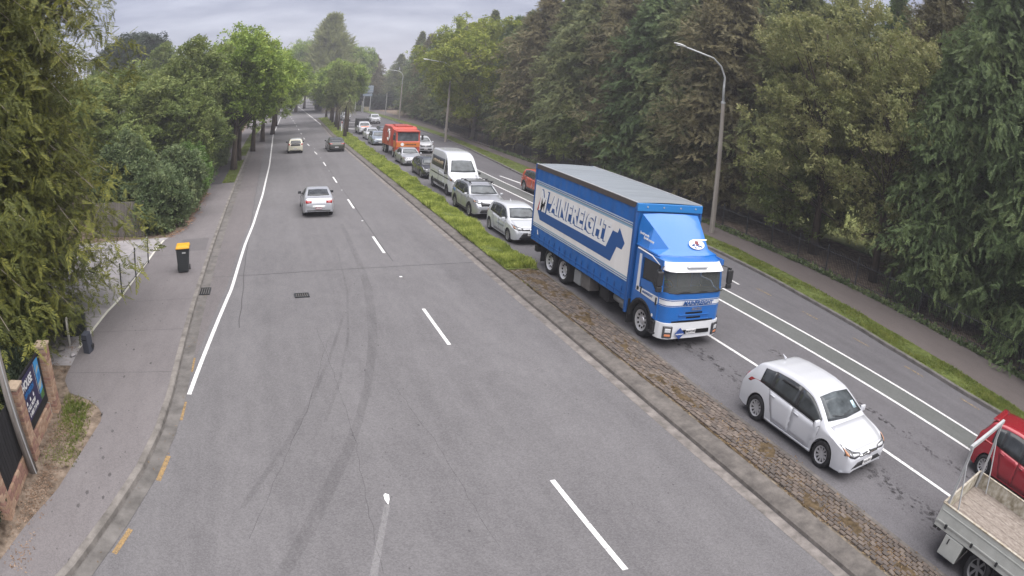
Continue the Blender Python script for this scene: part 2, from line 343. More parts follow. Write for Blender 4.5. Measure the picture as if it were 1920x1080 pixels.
# far side: grass strip, footpath, ivy strip
sheet('grass_verge', lambda y: RK(y)+.14, RGI, -8, 200, .130, TURF, near=.8)
sheet('park_footpath', RGI, lambda y: FN(y)-.55, -8, 200, .126, PATH2, near=.8)
sheet('fence_bed', lambda y: FN(y)-.57, lambda y: FN(y)+9, -8, 200, .10, SOIL, near=1.5)
along('fence_kerb', lambda y: FN(y)-.3, -6, 130, [(-.08, .12), (-.08, .24), (.06, .25), (.06, .12)], CONC_D)
# ---- markings, each its own sheet on the road
def quadstrip(name, pts, wd, z, m, parent=road):
    mb = MB(); rows = []
    for i, p in enumerate(pts):
        a = Vector(pts[max(i-1, 0)]); b = Vector(pts[min(i+1, len(pts)-1)]); d = (b-a).normalized(); n = Vector((d.y, -d.x))
        wi = wd[i] if hasattr(wd, '__len__') else wd
        rows.append([(p[0]-n.x*wi/2, p[1]-n.y*wi/2, z), (p[0]+n.x*wi/2, p[1]+n.y*wi/2, z)])
    mb.grid(rows); return mb.build(name, m, parent)
DX = poly([(4.87, 0), (4.87, 60), (4.6, 70), (4.35, 78), (4.3, 98), (4.2, 124), (3.85, 162), (3.6, 200)])
for i in range(17):
    y1 = 9.21 + 9.8*i; quadstrip('lane_line', [(DX(y1-2.95), y1-2.95), (DX(y1), y1)], .105 if i < 2 else .12, .006, WHITE)
    if 0 < i < 8: quadstrip('road_stud', [(4.87, y1+3.4), (4.87, y1+3.52)], .1, .012, PLATE)
quadstrip('edge_line', [(EDGE(y), y) for y in yrange(13.66, 170, .8)], .125, .006, WHITE)
for y0, y1 in ((14.95, 15.85), (12.38, 13.28), (9.92, 10.85), (7.55, 8.3)):
    quadstrip('kerbside_dash', [(LG(y0)+.03, y0), (LG(y1)+.03, y1)], .12, .006, YELLOW)
quadstrip('lane_line', [(13.0, y) for y in yrange(-3, 58, 2)], .12, .014, WHITE)
quadstrip('cycle_lane_line', [(15.95, y) for y in yrange(-3, 45, 2)] + [(16.4, 60)], .13, .014, WHITE)
quadstrip('cycle_lane_line', [(17.13, y) for y in yrange(-3, 45, 2)] + [(17.5, 60)], .12, .014, WHITE)
for y0, y1 in ((13.3, 12.34), (10.36, 9.31), (7.26, 6.22), (16.4, 15.4), (4.2, 3.2), (19.4, 18.4)):
    quadstrip('parking_dash', [(19.1+.02*(13-y0), y1), (19.1+.02*(13-y0), y0)], .07, .014, YELLOW_OLD)
quadstrip('parking_tick', [(18.40, 20.0), (18.46, 20.9)], .12, .014, WHITE)
mb = MB(); mb.add([(17.95, 48.6, .014), (18.12, 48.6, .014), (18.5, 44.4, .014), (18.85, 44.4, .014), (18.52, 42.3, .014), (18.0, 44.4, .014), (18.25, 44.4, .014)], [(0, 1, 2, 6), (5, 6, 2, 3, 4)])
mb.build('turn_arrow', WHITE, road)
for (a, b) in (((13.9, 121.6), (16.4, 121)), ((12.8, 113.2), (15.6, 112.6)), ((12.2, 104.3), (14.2, 101.5)), ((13.0, 131), (19.0, 130))):
    quadstrip('hatch_bar', [a, b], .8, .014, WHITE)
quadstrip('far_edge_line', [(8.9, 118), (8.9, 140), (8.9, 200), (8.6, 280)], .2, .012, WHITE)
quadstrip('worn_line', [(.86, 6.6), (1.70, 9.05)], [.13, .10], .006, WHITE_OLD)
mb = MB(); mb.add([(1.72, 9.05, .007), (1.775, 9.2, .007), (1.80, 9.36, .007), (1.74, 9.41, .007), (1.70, 9.36, .007), (1.69, 9.2, .007)], [(0, 1, 2, 3, 4, 5)]); mb.build('paint_splash', PLATE, road)
# tyre marks and seams
quadstrip('tyre_mark', [(3.72, 31.7), (3.66, 25.5), (3.47, 21.3), (3.09, 18.2), (2.85, 16.6), (2.26, 13.96), (1.73, 12.17), (1.27, 10.9), (.78, 9.78), (.28, 8.64), (-.29, 7.5), (-.8, 6.6)], [.2, .25, .3, .3, .26, .2, .2, .24, .28, .26, .24, .2], .005, RUBBER)
quadstrip('tyre_mark', [(2.31, 18.8), (1.42, 15.3), (.71, 13.0), (.09, 11.4), (-.38, 10.4), (-1.0, 9.1)], [.08, .1, .12, .14, .14, .1], .005, RUBBER)
quadstrip('tyre_mark', [(3.0, 27), (2.7, 21), (2.2, 17), (1.6, 14.2), (1.0, 12.2)], .07, .005, RUBBER)
def wiggly(pts, amp, step=.4):
    o = []
    for (a, b) in zip(pts[:-1], pts[1:]):
        n = max(2, int(math.dist(a, b)/step))
        for k in range(n): o.append((a[0]+(b[0]-a[0])*k/n + rnd.uniform(-amp, amp), a[1]+(b[1]-a[1])*k/n + rnd.uniform(-amp, amp)))
    return o + [pts[-1]]
quadstrip('seal_joint', wiggly([(-2.4, 23.35), (-.6, 23.4), (4.9, 23.85), (8.3, 24.1)], .02), .035, .005, CRACK)
quadstrip('seal_joint', wiggly([(4.98, 24.6), (4.98, 58)], .012, 1.2), .035, .005, CRACK)
quadstrip('seal_joint', wiggly([(LG(18)+1.36, 18), (LG(60)+1.36, 60)], .03, .6), .03, .005, CRACK)
for pts in ([(-.9, 8.2), (-.2, 10.2), (.7, 13.0), (1.6, 16.8)], [(1.2, 7.2), (1.55, 11.5), (1.5, 15.0), (1.35, 17.8)], [(3.2, 7.5), (3.15, 11.2), (2.9, 13.6)]):
    quadstrip('tar_crack', wiggly(pts, .03, .3), .012, .0045, worn('crack_worn', (.06, .057, .06), .56, 5, .8, (1, 1, 1), .6))
def stain(cx, cy, lx, ly, n, smin, smax, z, seed, name='oil_stain'):
    r = random.Random(seed); mb = MB()
    for _ in range(n):
        x, y = r.gauss(cx, lx), r.uniform(cy-ly, cy+ly); s = r.uniform(smin, smax)*math.exp(-((x-cx)/lx)**2*.25); k = r.randint(5, 7); a0 = r.random()*6; st = r.uniform(1, 2.2)
        mb.add([(x+s*r.uniform(.6, 1.2)*math.cos(a0+2*PI*i/k), y+st*s*r.uniform(.6, 1.2)*math.sin(a0+2*PI*i/k), z+r.random()*.0012) for i in range(k)], [tuple(range(k))])
    return mb.build(name, STAIN, road)
STAIN = worn('oil_spots', (.045, .042, .045), .42, 9, .8, (1, 1, 1), .45)
stain(11.75, 9.5, .28, 6.5, 420, .02, .085, .0085, 1); stain(14.5, 8.5, .14, 5.0, 170, .02, .08, .0085, 2); stain(11.6, 26, .25, 9, 160, .02, .08, .0085, 3); stain(2.6, 14, .9, 9, 90, .008, .03, .005, 4); stain(6.4, 12, .9, 9, 60, .008, .025, .005, 5); stain(-4.4, 16, .6, 9, 60, .015, .05, .1305, 6)
for k in range(0):   # oil drips and dark blotches down the queueing lanes
    x = 11.55 + rnd.uniform(-.3, .3); y = 3.5 + 1.25*k; quadstrip('oil_stain', [(x, y), (x+rnd.uniform(-.1, .1), y+1.5)], [.5, .62], .0085+.0005*(k % 2), OIL)
for k in range(0):
    x = 14.5 + rnd.uniform(-.15, .15); y = 4.5 + 1.6*k; quadstrip('oil_stain', [(x, y), (x+rnd.uniform(-.05, .05), y+1.3)], [.24, .3], .0085, OIL)
# drain grates
def grate(x, y, wx, wy, rz, label):
    t = thing('drain_grate', label, 'drain grate', (x, y, .010), rz)
    f = MB(); f.box((0, wy/2-.02, .012), (wx, .04, .03)); f.box((0, -wy/2+.02, .012), (wx, .04, .03)); f.box((wx/2-.02, 0, .012), (.04, wy-.08, .03)); f.box((-wx/2+.02, 0, .012), (.04, wy-.08, .03)); f.build('frame', STEEL_D, t)
    MB().box((0, 0, -.003), (wx-.06, wy-.06, .008)).build('pit', DARKGAP, t)
    n = int((wx-.1)/.07)
    for i in range(n): MB().box((-wx/2+.075+i*(wx-.15)/max(1, n-1), 0, .012), (.03, wy-.09, .02)).build('bar', mat('cast_iron', (.10, .095, .09), .7, var=.3), t)
grate(-2.60, 21.6, .50, .78, 0, 'rusty drain grate in the gutter beside the wheelie bin')
grate(1.08, 20.75, .52, .42, .05, 'small dark drain grate set in the open asphalt lane')
# ---- median pavers: the nearest as bricks of their own, the rest joined
PAV = [mat('paver_a', (.110, .088, .074), .9, var=.25, scale=9), mat('paver_b', (.085, .071, .062), .9, var=.3, scale=9), mat('paver_c', (.135, .110, .092), .9, var=.25, scale=9)]
pav = thing('paved_median', 'brick paved strip of the median with brown litter in its joints', 'paving', (9.4, 8, .085)); pav['kind'] = 'structure'
pmesh = []
for m in PAV:
    b_ = MB(); b_.box((0, 0, 0), (.196, .101, .075), taper=(.95, .9)); pmesh.append(b_.mesh('paver', m))
cells = []
for c in range(10):
    y = -2.0 + (.105 if c % 2 else 0)
    while y < 22.3:
        x = 8.99 + c*.107
        if x + .03 < K2(y)-.2: cells.append((x+.05, y))
        y += .209
cells.sort(key=lambda q: abs(q[1]-5.6))
far_p = MB()
for i, (x, y) in enumerate(cells):
    dz = rnd.gauss(0, .006); rx, ry = rnd.gauss(0, .03), rnd.gauss(0, .04); k = rnd.choice((0, 0, 1, 1, 2))
    if i < 299:
        o = bpy.data.objects.new('paver', pmesh[k]); C.objects.link(o); o.parent = pav; o.location = (x-9.4, y-8, .052+dz-.01); o.rotation_euler = (ry, rx, PI/2+rnd.gauss(0, .06)); o.scale = (rnd.uniform(.86, 1.0), rnd.uniform(.86, 1.0), 1)
    else:
        far_p.cur = k; far_p.box((x-9.4, y-8, .042+dz), (.196, .101, .075), rz=PI/2+rnd.gauss(0, .025), rx=rx, taper=(.95, .9))
far_p.build('far_paver', PAV, pav, kind='stuff')

# moss and trodden dirt that has crept over the pavers
mossm = mat('moss_and_dirt', (.060, .044, .026), .95, .1, var=.5, scale=6, bump=.9, bscale=35, col2=(.135, .098, .058), detail=8.0)
from mathutils import noise as mnoise
mb = MB(); rows = []
for y in np.arange(-2, 22.5, .11):
    row_ = []
    for i in range(13):
        x = K1(y)+.50 + (K2(y)-.19-K1(y)-.50)*i/12; u = i/12
        h = .118 + .065*mnoise.noise(Vector((x*2.2, y*.9, 0))) + .05*mnoise.noise(Vector((x*6, y*5, 3))) + .030*math.exp(-((u-.42)/.22)**2) + (.03 if y > 16 else 0)*(y-16)/6
        row_.append((x, float(y), h))
    rows.append(row_)
mb.grid(rows); mb.build('moss', mossm, None, True, kind='stuff')
# footpath joints and patches
for y in (14.6, 17.6, 20.4, 26.5, 31.0, 35.5, 40.0): quadstrip('path_joint', wiggly([(FPL(y)+.05, y), (LK(y)-.14, y+.12)], .01, .3), .018, .1300, CRACK, None)['kind'] = 'structure'
PATCH = asphalt('footpath_patch_seal', (.085, .080, .082), (.150, .140, .142), .1, .3)
for (x0, x1, y0, y1) in ((-4.6, -3.1, 27.0, 29.4),):
    mb = MB(); mb.add([(x0, y0, .1312), (x1, y0+.08, .1312), (x1-.05, y1, .1312), (x0+.06, y1-.1, .1312)], [(0, 1, 2, 3)]); mb.build('path_patch', PATCH, kind='structure')
# ------------------------------------------------------------------ vegetation
def unit(a): return a/np.maximum(np.linalg.norm(a, axis=-1, keepdims=True), 1e-9)
def stamp(T, TF, O, A, S, scale):
    """copies of a template: T (t,3) verts in (along, side, normal), at origins O with axes A (along) and S (side)"""
    A = unit(A); S = unit(S - A*np.sum(A*S, 1, keepdims=True)); Nn = np.cross(A, S); sc_ = np.asarray(scale).reshape(-1, 1, 1)
    V = O[:, None, :] + sc_*(T[None, :, 0:1]*A[:, None, :] + T[None, :, 1:2]*S[:, None, :] + T[None, :, 2:3]*Nn[:, None, :])
    F = TF[None] + (np.arange(len(O))*len(T))[:, None, None]
    return V.reshape(-1, 3), F.reshape(-1, TF.shape[1])
def leaf_template(items):
    """items: (x, y, z, angle, length, width, droop) -> rhombic leaves"""
    V = []; F = []
    for x, y, z, a, l, wd, dr in items:
        d = np.array([math.cos(a), math.sin(a), -dr]); d /= np.linalg.norm(d); n = np.array([-math.sin(a), math.cos(a), 0]); b = np.array([x, y, z]); i = len(V)
        V += [b, b+d*l*.45+n*wd/2, b+d*l, b+d*l*.45-n*wd/2]; F.append((i, i+1, i+2, i+3))
    return np.array(V), np.array(F)
def spray_template(n=7, wd=.085, droop=.35, ang=.8, seed=1):
    r = random.Random(seed); it = []
    for k in range(n):
        t = k/n
        for s in (-1, 1):
            it.append((t*.9, 0, -.12*t*t, s*(ang-.25*t)+r.uniform(-.15, .15), .34*(1-.55*t)+r.uniform(0, .06), wd, droop*r.uniform(.4, 1.5)))
    it.append((.85, 0, -.1, 0, .25, wd, droop)); return leaf_template(it)
def cluster_template(n=7, l=.5, wd=.3, seed=2):
    r = random.Random(seed); it = []
    for k in range(n):
        it.append((r.uniform(-.1, .5), r.uniform(-.35, .35), r.uniform(-.25, .25), r.uniform(-1.6, 1.6), l*r.uniform(.7, 1.2), wd*r.uniform(.7, 1.2), r.uniform(-.3, .9)))
    return leaf_template(it)
SPRAY = spray_template(4, .17, .3, .85); SPRAY_F = spray_template(6, .10, .45, .75, 3); SPRAY_S = spray_template(4, .13, .4, .8, 4)
CLUST = cluster_template(); CLUST_S = cluster_template(5, .6, .42, 5)
def limbs(mb, trunk_h, r0, tips, rr=None, lean=(0, 0), n=8, top=None):
    pts = [(lean[0]*t*t + .12*math.sin(t*5)*r0, lean[1]*t*t + .1*math.cos(t*4)*r0, trunk_h*t) for t in np.linspace(0, 1, 7)]
    mb.tube([(p[0], p[1], p[2]-.1 if i == 0 else p[2]) for i, p in enumerate(pts)], [r0*(1.35 if i == 0 else 1)*(1-.75*i/6) for i in range(7)], n)
    for t in tips:
        k = min(.92, max(.2, t[2]/trunk_h*.62)); b = (lean[0]*k*k, lean[1]*k*k, trunk_h*k)
        m = ((b[0]*.5+t[0]*.5), (b[1]*.5+t[1]*.5), b[2]*.55+t[2]*.45)
        mb.tube([b, m, t], [r0*.36*(1-k*.5), r0*.2, r0*.05], 5, cap=False)
def crown_points(n, rx, ry, rz, cz, shell=.55, cut=-1.0, irregular=.18, seed=0):
    r = np.random.default_rng(seed); d = unit(r.normal(size=(n*2, 3))); d = d[d[:, 2] > cut][:n]
    ph = r.uniform(0, 6.28, 6); bump = 1 + irregular*(np.sin(d[:, 0]*4+ph[0])*np.cos(d[:, 2]*5+ph[1]) + .7*np.sin(d[:, 1]*6+ph[2]+d[:, 2]*3))
    rad = (shell + (1-shell)*r.random(len(d))**.6)*bump
    return d*rad[:, None]*np.array([rx, ry, rz]) + np.array([0, 0, cz])
def broadleaf_mesh(name, m, rx, ry, rz, cz, clumps, per, leaf, seed, clump_r=.8, shell=.5, cut=-.8, irregular=.2, T=CLUST, gaps=0.0, droop=.25):
    r = np.random.default_rng(seed); Cn = crown_points(clumps, rx, ry, rz, cz, shell, cut, irregular, seed)
    if gaps: Cn = Cn[r.random(len(Cn)) > gaps*(.5+.5*np.sin(Cn[:, 0]*1.3+seed)*np.cos(Cn[:, 2]*1.1))]
    k = len(Cn); c = np.repeat(np.arange(k), per); d = unit(r.normal(size=(k*per, 3)) + np.array([0, 0, .25])); cs = clump_r*(.6+.8*r.random(k))[c]
    O = Cn[c] + d*cs[:, None]*(.35+.75*r.random((k*per, 1)))*np.array([1, 1, .75])
    A = d*.6 + unit(r.normal(size=O.shape))*.8 + np.array([0, 0, -droop]); S = np.cross(A, d + np.array([0, 0, .6]) + .5*r.normal(size=O.shape))
    V, F = stamp(T[0], T[1], O, A, S, leaf*(.7+.6*r.random(len(O)))); return np_mesh(name, V, F, m), Cn
def conifer_mesh(name, m, H, R0, seed, z0=1.5, nb=340, per=13, spray=.62, droop=.55, T=SPRAY, prof=None, hang=.5, rise=.1, thin=0.0, jit=.5):
    """boughs in loose whorls that arch out and hang at their ends, hung with flat sprays"""
    r = np.random.default_rng(seed); zt = z0 + (H-z0)*np.sort(r.random(nb)**1.05)
    az = np.cumsum(np.full(nb, 2.399)) + r.normal(0, .4, nb); t = (zt-z0)/(H-z0)
    Rz = R0*(prof(t) if prof else np.clip(1.0-t**1.6, .03, 1)*np.clip(.72+t*2.2, 0, 1))*(.66+.5*r.random(nb))*(1+.14*np.sin(az*2+seed)+.1*np.sin(t*14+az))
    bidx = np.repeat(np.arange(nb), per); u = r.random(nb*per)**.62
    rad = Rz[bidx]*u; a = az[bidx] + r.normal(0, .16, len(u))*(1.1-u*.5); sag = (rise*rad*(1-u) - droop*Rz[bidx]*u**2*.55)
    O = np.stack([rad*np.cos(a), rad*np.sin(a), zt[bidx] + sag + r.normal(0, .16, len(u))], 1)
    if thin: keep = r.random(len(u)) > thin; O, a, u, bidx = O[keep], a[keep], u[keep], bidx[keep]
    outd = np.stack([np.cos(a), np.sin(a), np.zeros_like(a)], 1); A = outd*(.75-hang*.4) + r.normal(0, jit, O.shape) + np.array([0, 0, -1])*(hang*(.5+.9*u))[:, None]
    S = np.cross(A, outd*.55 + np.array([0, 0, .7]) + r.normal(0, .35, O.shape))
    V, F = stamp(T[0], T[1], O, A, S, spray*(.65+.7*r.random(len(O)))); return np_mesh(name, V, F, m), (zt, az, Rz)
def conifer_wood(name, m, H, r0, bs, parent=None, every=4, twig=None):
    mb = MB(); mb.tube([(0, 0, -.1), (0, 0, H*.3), (.05, .03, H*.65), (0, 0, H*.96)], [r0*1.3, r0*.9, r0*.5, .02], 9)
    zt, az, Rz = bs
    for i in range(0, len(zt), every):
        c, s_ = math.cos(az[i]), math.sin(az[i]); R = Rz[i]*.85
        mb.tube([(0, 0, zt[i]-.1), (c*R*.55, s_*R*.55, zt[i]+.05*R), (c*R, s_*R, zt[i]-.28*R)], [r0*.2*(1-zt[i]/H)+.02, .025, .008], 4, cap=False)
    return mb.mesh(name, m)
L_CON = leaf_mat('conifer_leaf_dark', (0.064, 0.084, 0.039), (0.138, 0.167, 0.07), (0.263, 0.27, 0.117))
L_CONB = leaf_mat('conifer_leaf_brown', (0.076, 0.073, 0.037), (0.158, 0.146, 0.076), (0.267, 0.23, 0.122))
L_CONG = leaf_mat('conifer_leaf_green', (0.056, 0.089, 0.037), (0.12, 0.174, 0.07), (0.215, 0.27, 0.105))
L_NEAR = leaf_mat('conifer_leaf_olive', (0.052, 0.063, 0.02), (0.12, 0.135, 0.031), (0.246, 0.238, 0.045), nscale=.8)
L_BRI = leaf_mat('leaf_bright', (0.091, 0.144, 0.023), (0.196, 0.276, 0.048), (0.317, 0.376, 0.076), .3)
L_LIME = leaf_mat('leaf_lime', (0.125, 0.167, 0.025), (0.224, 0.266, 0.041), (0.31, 0.32, 0.058), .3)
L_MID = leaf_mat('leaf_mid', (0.064, 0.093, 0.024), (0.133, 0.176, 0.047), (0.227, 0.254, 0.082))
L_DK = leaf_mat('leaf_dark', (0.02, 0.031, 0.018), (0.036, 0.053, 0.031), (0.063, 0.084, 0.048))
L_SPARSE = leaf_mat('leaf_spring', (0.131, 0.155, 0.055), (0.23, 0.245, 0.092), (0.32, 0.299, 0.134), .3)
L_HEDGE = leaf_mat('leaf_hedge', (0.047, 0.074, 0.029), (0.11, 0.153, 0.066), (0.214, 0.249, 0.112), nscale=1.2)
L_FRESH = leaf_mat('leaf_fresh', (0.056, 0.106, 0.02), (0.094, 0.163, 0.033), (0.15, 0.237, 0.056), nscale=1.2)
L_YEL = leaf_mat('leaf_yellow_green', (.14, .16, .03), (.22, .25, .05), (.30, .32, .08))  # light yellow green leaf colours
TREE = {}
def put(key, name, label, cat, x, y, z=0, rz=0, s=1.0, sz=None, group=None):
    t = thing(name, label, cat, (x, y, z), rz, group); t.scale = (s, s, sz or s)
    for pn, me in TREE[key]:
        o = bpy.data.objects.new(pn, me); C.objects.link(o); o.parent = t
    return t
# conifer kinds for the row behind the park fence
cyl = lambda t: np.clip(1.02-t**3.4, .12, 1)*np.clip(.82+t*1.2, 0, 1)
for i, (lm, R0, H, z0, hang) in enumerate(((L_CON, 5.0, 18, 1.5, .35), (L_CONB, 4.9, 19, 1.7, .3), (L_CONG, 4.6, 17.5, 1.2, .4), (L_CON, 4.4, 19, 1.9, .3))):
    me, bs = conifer_mesh('crown', lm, H, R0, 20+i, z0, nb=430, per=38, spray=.50, hang=hang, droop=.35, prof=cyl if i != 3 else (lambda t: np.clip(1.0-t**2.2, .05, 1)*np.clip(.8+t, 0, 1)))
    TREE['con%d' % i] = [('crown', me), ('trunk', conifer_wood('trunk', BARK, H, .34, bs))]
# finer ones for the trees near the camera
me, bs = conifer_mesh('crown', L_CONG, 17.5, 4.6, 31, 1.3, nb=500, per=40, spray=.50, hang=.6, T=SPRAY_F, prof=cyl)
TREE['conN'] = [('crown', me), ('trunk', conifer_wood('trunk', BARK, 15.5, .36, bs))]
TREE['conN2'] = TREE['conN']
row = [  # x, y, kind, scale, label
 (29.6, 1.0, 'conN2', 1.1, 'dark conifer at the edge of view past the red hatchback'), (29.3, 6.2, 'conN', 1.12, 'drooping green conifer nearest the flatbed truck behind the park fence'), (30.3, 11.0, 'conN2', 1.15, 'tall dark conifer with hanging sprays behind the near fence panels'), (28.8, 14.6, 'conN', .8, 'lower bushy green conifer leaning over the iron fence'),
 (34.0, 12.8, 'con0', 1.16, 'tall dark conifer rising behind the drooping green ones'), (34.6, 17.6, 'con1', 1.14, 'tall brownish conifer rising behind the thin spring trees'), (31.0, 29.5, 'con3', 1.0, 'slim dark conifer just behind the tall lamp post'),
 (29.2, 34.5, 'con1', .98, 'brownish conifer beside the tall lamp post, above the truck cab'), (30.0, 39.5, 'con0', 1.02, 'dark conifer above the front of the blue truck box'), (29.0, 44.5, 'con2', 1.0, 'green conifer above the middle of the blue truck box'), (29.8, 49.5, 'con1', 1.04, 'brown tinted conifer above the back of the blue truck box'),
 (28.6, 55.0, 'con0', .98, 'dark full conifer above the orange suv'), (29.2, 60.5, 'con3', 1.0, 'narrow dark conifer further up the fence from the orange suv'), (29.0, 66.0, 'con1', 1.0, 'reddish brown conifer before the lime green tree'), (29.6, 72.0, 'con0', .97, 'dark conifer directly before the lime green tree'), (30.0, 78.0, 'con2', .95, 'green conifer tucked behind the lime green tree'),
 (31.0, 101, 'con0', .98, 'dark pointed conifer just beyond the lime green tree'), (31.5, 110, 'con3', 1.0, 'slim pointed conifer beyond the lime green tree'), (32.0, 119, 'con1', .95, 'brownish far conifer above the white ute'), (32.5, 128, 'con2', .98, 'green far conifer near the big sign'), (32.5, 138, 'con0', 1.0, 'far dark conifer beside the big sign'), (30.5, 96, 'con1', .9, 'brown edged conifer pressed against the lime green tree'), (31.2, 105.5, 'con2', .95, 'green conifer filling the gap past the lime green tree'), (31.0, 114.5, 'con0', .9, 'dark low conifer above the white ute'), (32.0, 123.5, 'con3', .92, 'slim far conifer before the big sign'), (32.0, 133, 'con1', .95, 'brownish far conifer by the slim grey pole'), (32.5, 143.5, 'con2', 1.0, 'green conifer near the park fence end'), (33.5, 149, 'con3', 1.05, 'farthest slim conifer at the end of the park fence')]
for i, (x, y, k, s, lb) in enumerate(row):
    put(k, 'conifer_tree', lb, 'tree', x, y, .1, i*1.7, s*(1+.03*math.sin(i*5)), s*(1+.04*math.cos(i*3)), 'conifers behind the park fence')
# second rank, deeper in the park
for i, (x, y) in enumerate(((35, -2), (35.5, 3.5), (35, 8.5), (36.5, 29.0), (37.5, 13.5), (38.5, 20), (38, 24.5), (35.5, 32), (35, 37), (35.5, 42), (35, 47), (35.5, 52.5), (34.5, 58), (35, 63.5), (35, 69), (35.5, 75), (36, 82), (36.5, 90), (36, 98), (36, 105.5), (36.5, 114), (37, 123), (37, 133), (38, 144), (38, 156))):
    put('con%d' % (i % 4), 'conifer_tree', ('deep park conifer glimpsed behind the front row',)[0], 'tree', x, y, 1.0, i*2.1, 1.02+.06*math.sin(i*4), 1.04+.05*math.cos(i*5), 'second rank of park conifers')
# lime green tree and the thin spring tree
me, cn = broadleaf_mesh('crown', L_LIME, 6.2, 8.6, 7.0, 9.4, 300, 34, .50, 51, .95, .62, -.95, .16)
mb = MB(); limbs(mb, 13, .32, [tuple(p*.8+np.array([0, 0, 1])) for p in cn[::14]]); TREE['lime'] = [('crown', me), ('trunk', mb.mesh('trunk', BARK_G, True))]
put('lime', 'broadleaf_tree', 'lime green spreading tree standing over the far lamp post', 'tree', 25.9, 80.5, .1, .4)
me, cn = broadleaf_mesh('crown', L_SPARSE, 4.9, 5.2, 7.4, 9.2, 360, 30, .30, 61, .60, .35, -.98, .22, gaps=.30)
mb = MB(); limbs(mb, 13.5, .26, [tuple(p) for p in cn[::7]]); TREE['spring'] = [('crown', me), ('trunk', mb.mesh('trunk', BARK, True))]
put('spring', 'broadleaf_tree', 'thin spring leaved tree with sky showing through beside the tall lamp post', 'tree', 28.6, 24.6, .1, 0)
put('spring', 'broadleaf_tree', 'second thin spring leaved tree, between the first and the dark conifers', 'tree', 28.4, 19.2, .1, 2.4, .94, .98)
me, cn = broadleaf_mesh('crown', L_MID, 2.0, 2.4, 2.2, 3.0, 70, 26, .30, 63, .6, .4, -.9, .2)
mb = MB(); limbs(mb, 4, .1, [tuple(p) for p in cn[::9]]); TREE['under'] = [('crown', me), ('trunk', mb.mesh('trunk', BARK, True))]
for i, (x, y, lb) in enumerate(((27.6, 62.5, 'small green understorey tree by the fence before the lime tree'), (27.8, 71, 'bushy understorey tree under the lime tree branches'), (28.2, 26.5, 'low leafy sapling behind the fence by the tall lamp post'))):
    put('under', 'broadleaf_tree', lb, 'tree', x, y, .1, i*2, 1.1)
# near conifer that fills the left of the view
me, bs = conifer_mesh('crown', L_NEAR, 16, 4.9, 71, 2.2, nb=600, per=50, spray=.40, hang=.6, T=SPRAY_F, prof=cyl, droop=.5, jit=.55)
TREE['near'] = [('crown', me), ('trunk', conifer_wood('trunk', TWIG, 16, .34, bs, every=3))]
put('near', 'conifer_tree', 'big olive conifer hanging over the driveway, with bare twigs in its boughs', 'tree', -11.5, 19.3, .1, .3, 1.12, 1.0)
put('near', 'conifer_tree', 'olive conifer behind the brick pillars, nearest the camera', 'tree', -11.2, 13.4, -.7, 2.2, 1.08, 1.0)
put('near', 'conifer_tree', 'olive conifer set back from the driveway among the others', 'tree', -15.5, 24.5, .1, 4.0, .98, 1.0)
put('near', 'conifer_tree', 'low hanging olive conifer between the bins and the gate fence', 'tree', -10.0, 16.8, -.9, 1.1, .80, .72)
# trees beyond the driveway on the near side
me, cn = broadleaf_mesh('crown', L_MID, 3.2, 3.6, 4.6, 6.3, 170, 32, .40, 81, .75, .5, -.95, .2)
mb = MB(); limbs(mb, 9, .22, [tuple(p*.85) for p in cn[::12]]); TREE['mid'] = [('crown', me), ('trunk', mb.mesh('trunk', BARK, True))]
me, cn = broadleaf_mesh('crown', L_BRI, 4.3, 4.4, 4.3, 7.6, 230, 34, .46, 83, .85, .55, -.75, .18)
mb = MB(); limbs(mb, 10.5, .27, [tuple(p*.85+np.array([0, 0, .8])) for p in cn[::12]]); TREE['street'] = [('crown', me), ('trunk', mb.mesh('trunk', BARK, True))]
me, cn = broadleaf_mesh('crown', L_MID, 4.2, 4.4, 4.4, 7.4, 230, 34, .46, 85, .85, .55, -.75, .18)
TREE['street2'] = [('crown', me), TREE['street'][1]]
me, cn = broadleaf_mesh('crown', L_DK, 7.0, 7.0, 4.6, 13.6, 230, 34, .62, 87, 1.25, .55, -.55, .12)
mb = MB(); limbs(mb, 15, .5, [tuple(p*.9) for p in cn[::8]]); TREE['round'] = [('crown', me), ('trunk', mb.mesh('trunk', BARK_G, True))]
put('mid', 'broadleaf_tree', 'rounded mid green tree beside the bright street trees', 'tree', -7.4, 47.5, .1, 0, 1.06, 1.02)
put('mid', 'broadleaf_tree', 'leafy garden tree overhanging the far end of the hedge', 'tree', -6.6, 44, .1, 2, .82, .70)
put('mid', 'broadleaf_tree', 'green garden tree between the olive conifer and the palm', 'tree', -12.6, 43.5, .1, 4, 1.15, .86)
put('mid', 'broadleaf_tree', 'garden tree under the dark round crowned tree', 'tree', -11.0, 53, .1, 1, 1.2, .84)
put('mid', 'broadleaf_tree', 'low garden tree behind the grey timber fence', 'tree', -15.5, 38, .1, 5, 1.1, .78)
put('round', 'broadleaf_tree', 'dark umbrella crowned tree standing above the gardens', 'tree', -26.5, 97, 0, 1, 1.0)
put('street', 'street_tree', 'bright green street tree on the grass berm, first past the hedge', 'tree', -3.55, 54.4, .13, 0, 1.0, 1.02)
put('street2', 'street_tree', 'darker street tree with low leafy branches behind the first', 'tree', -3.5, 61.5, .13, 2.6, .92, .85)
put('street', 'street_tree', 'bright street tree whose branches reach over the traffic lane', 'tree', -2.4, 71.4, .13, 2, 1.02, .98)
put('street', 'street_tree', 'bright street tree well along the berm', 'tree', -1.6, 84, .13, 4, 1.08, .94)
put('street', 'street_tree', 'street tree arching over the road before the bend', 'tree', -.2, 97, .13, 1, 1.14, .94)
put('street2', 'street_tree', 'farthest street tree closing the view down the road', 'tree', .2, 118, .13, 3, 1.15, .95)
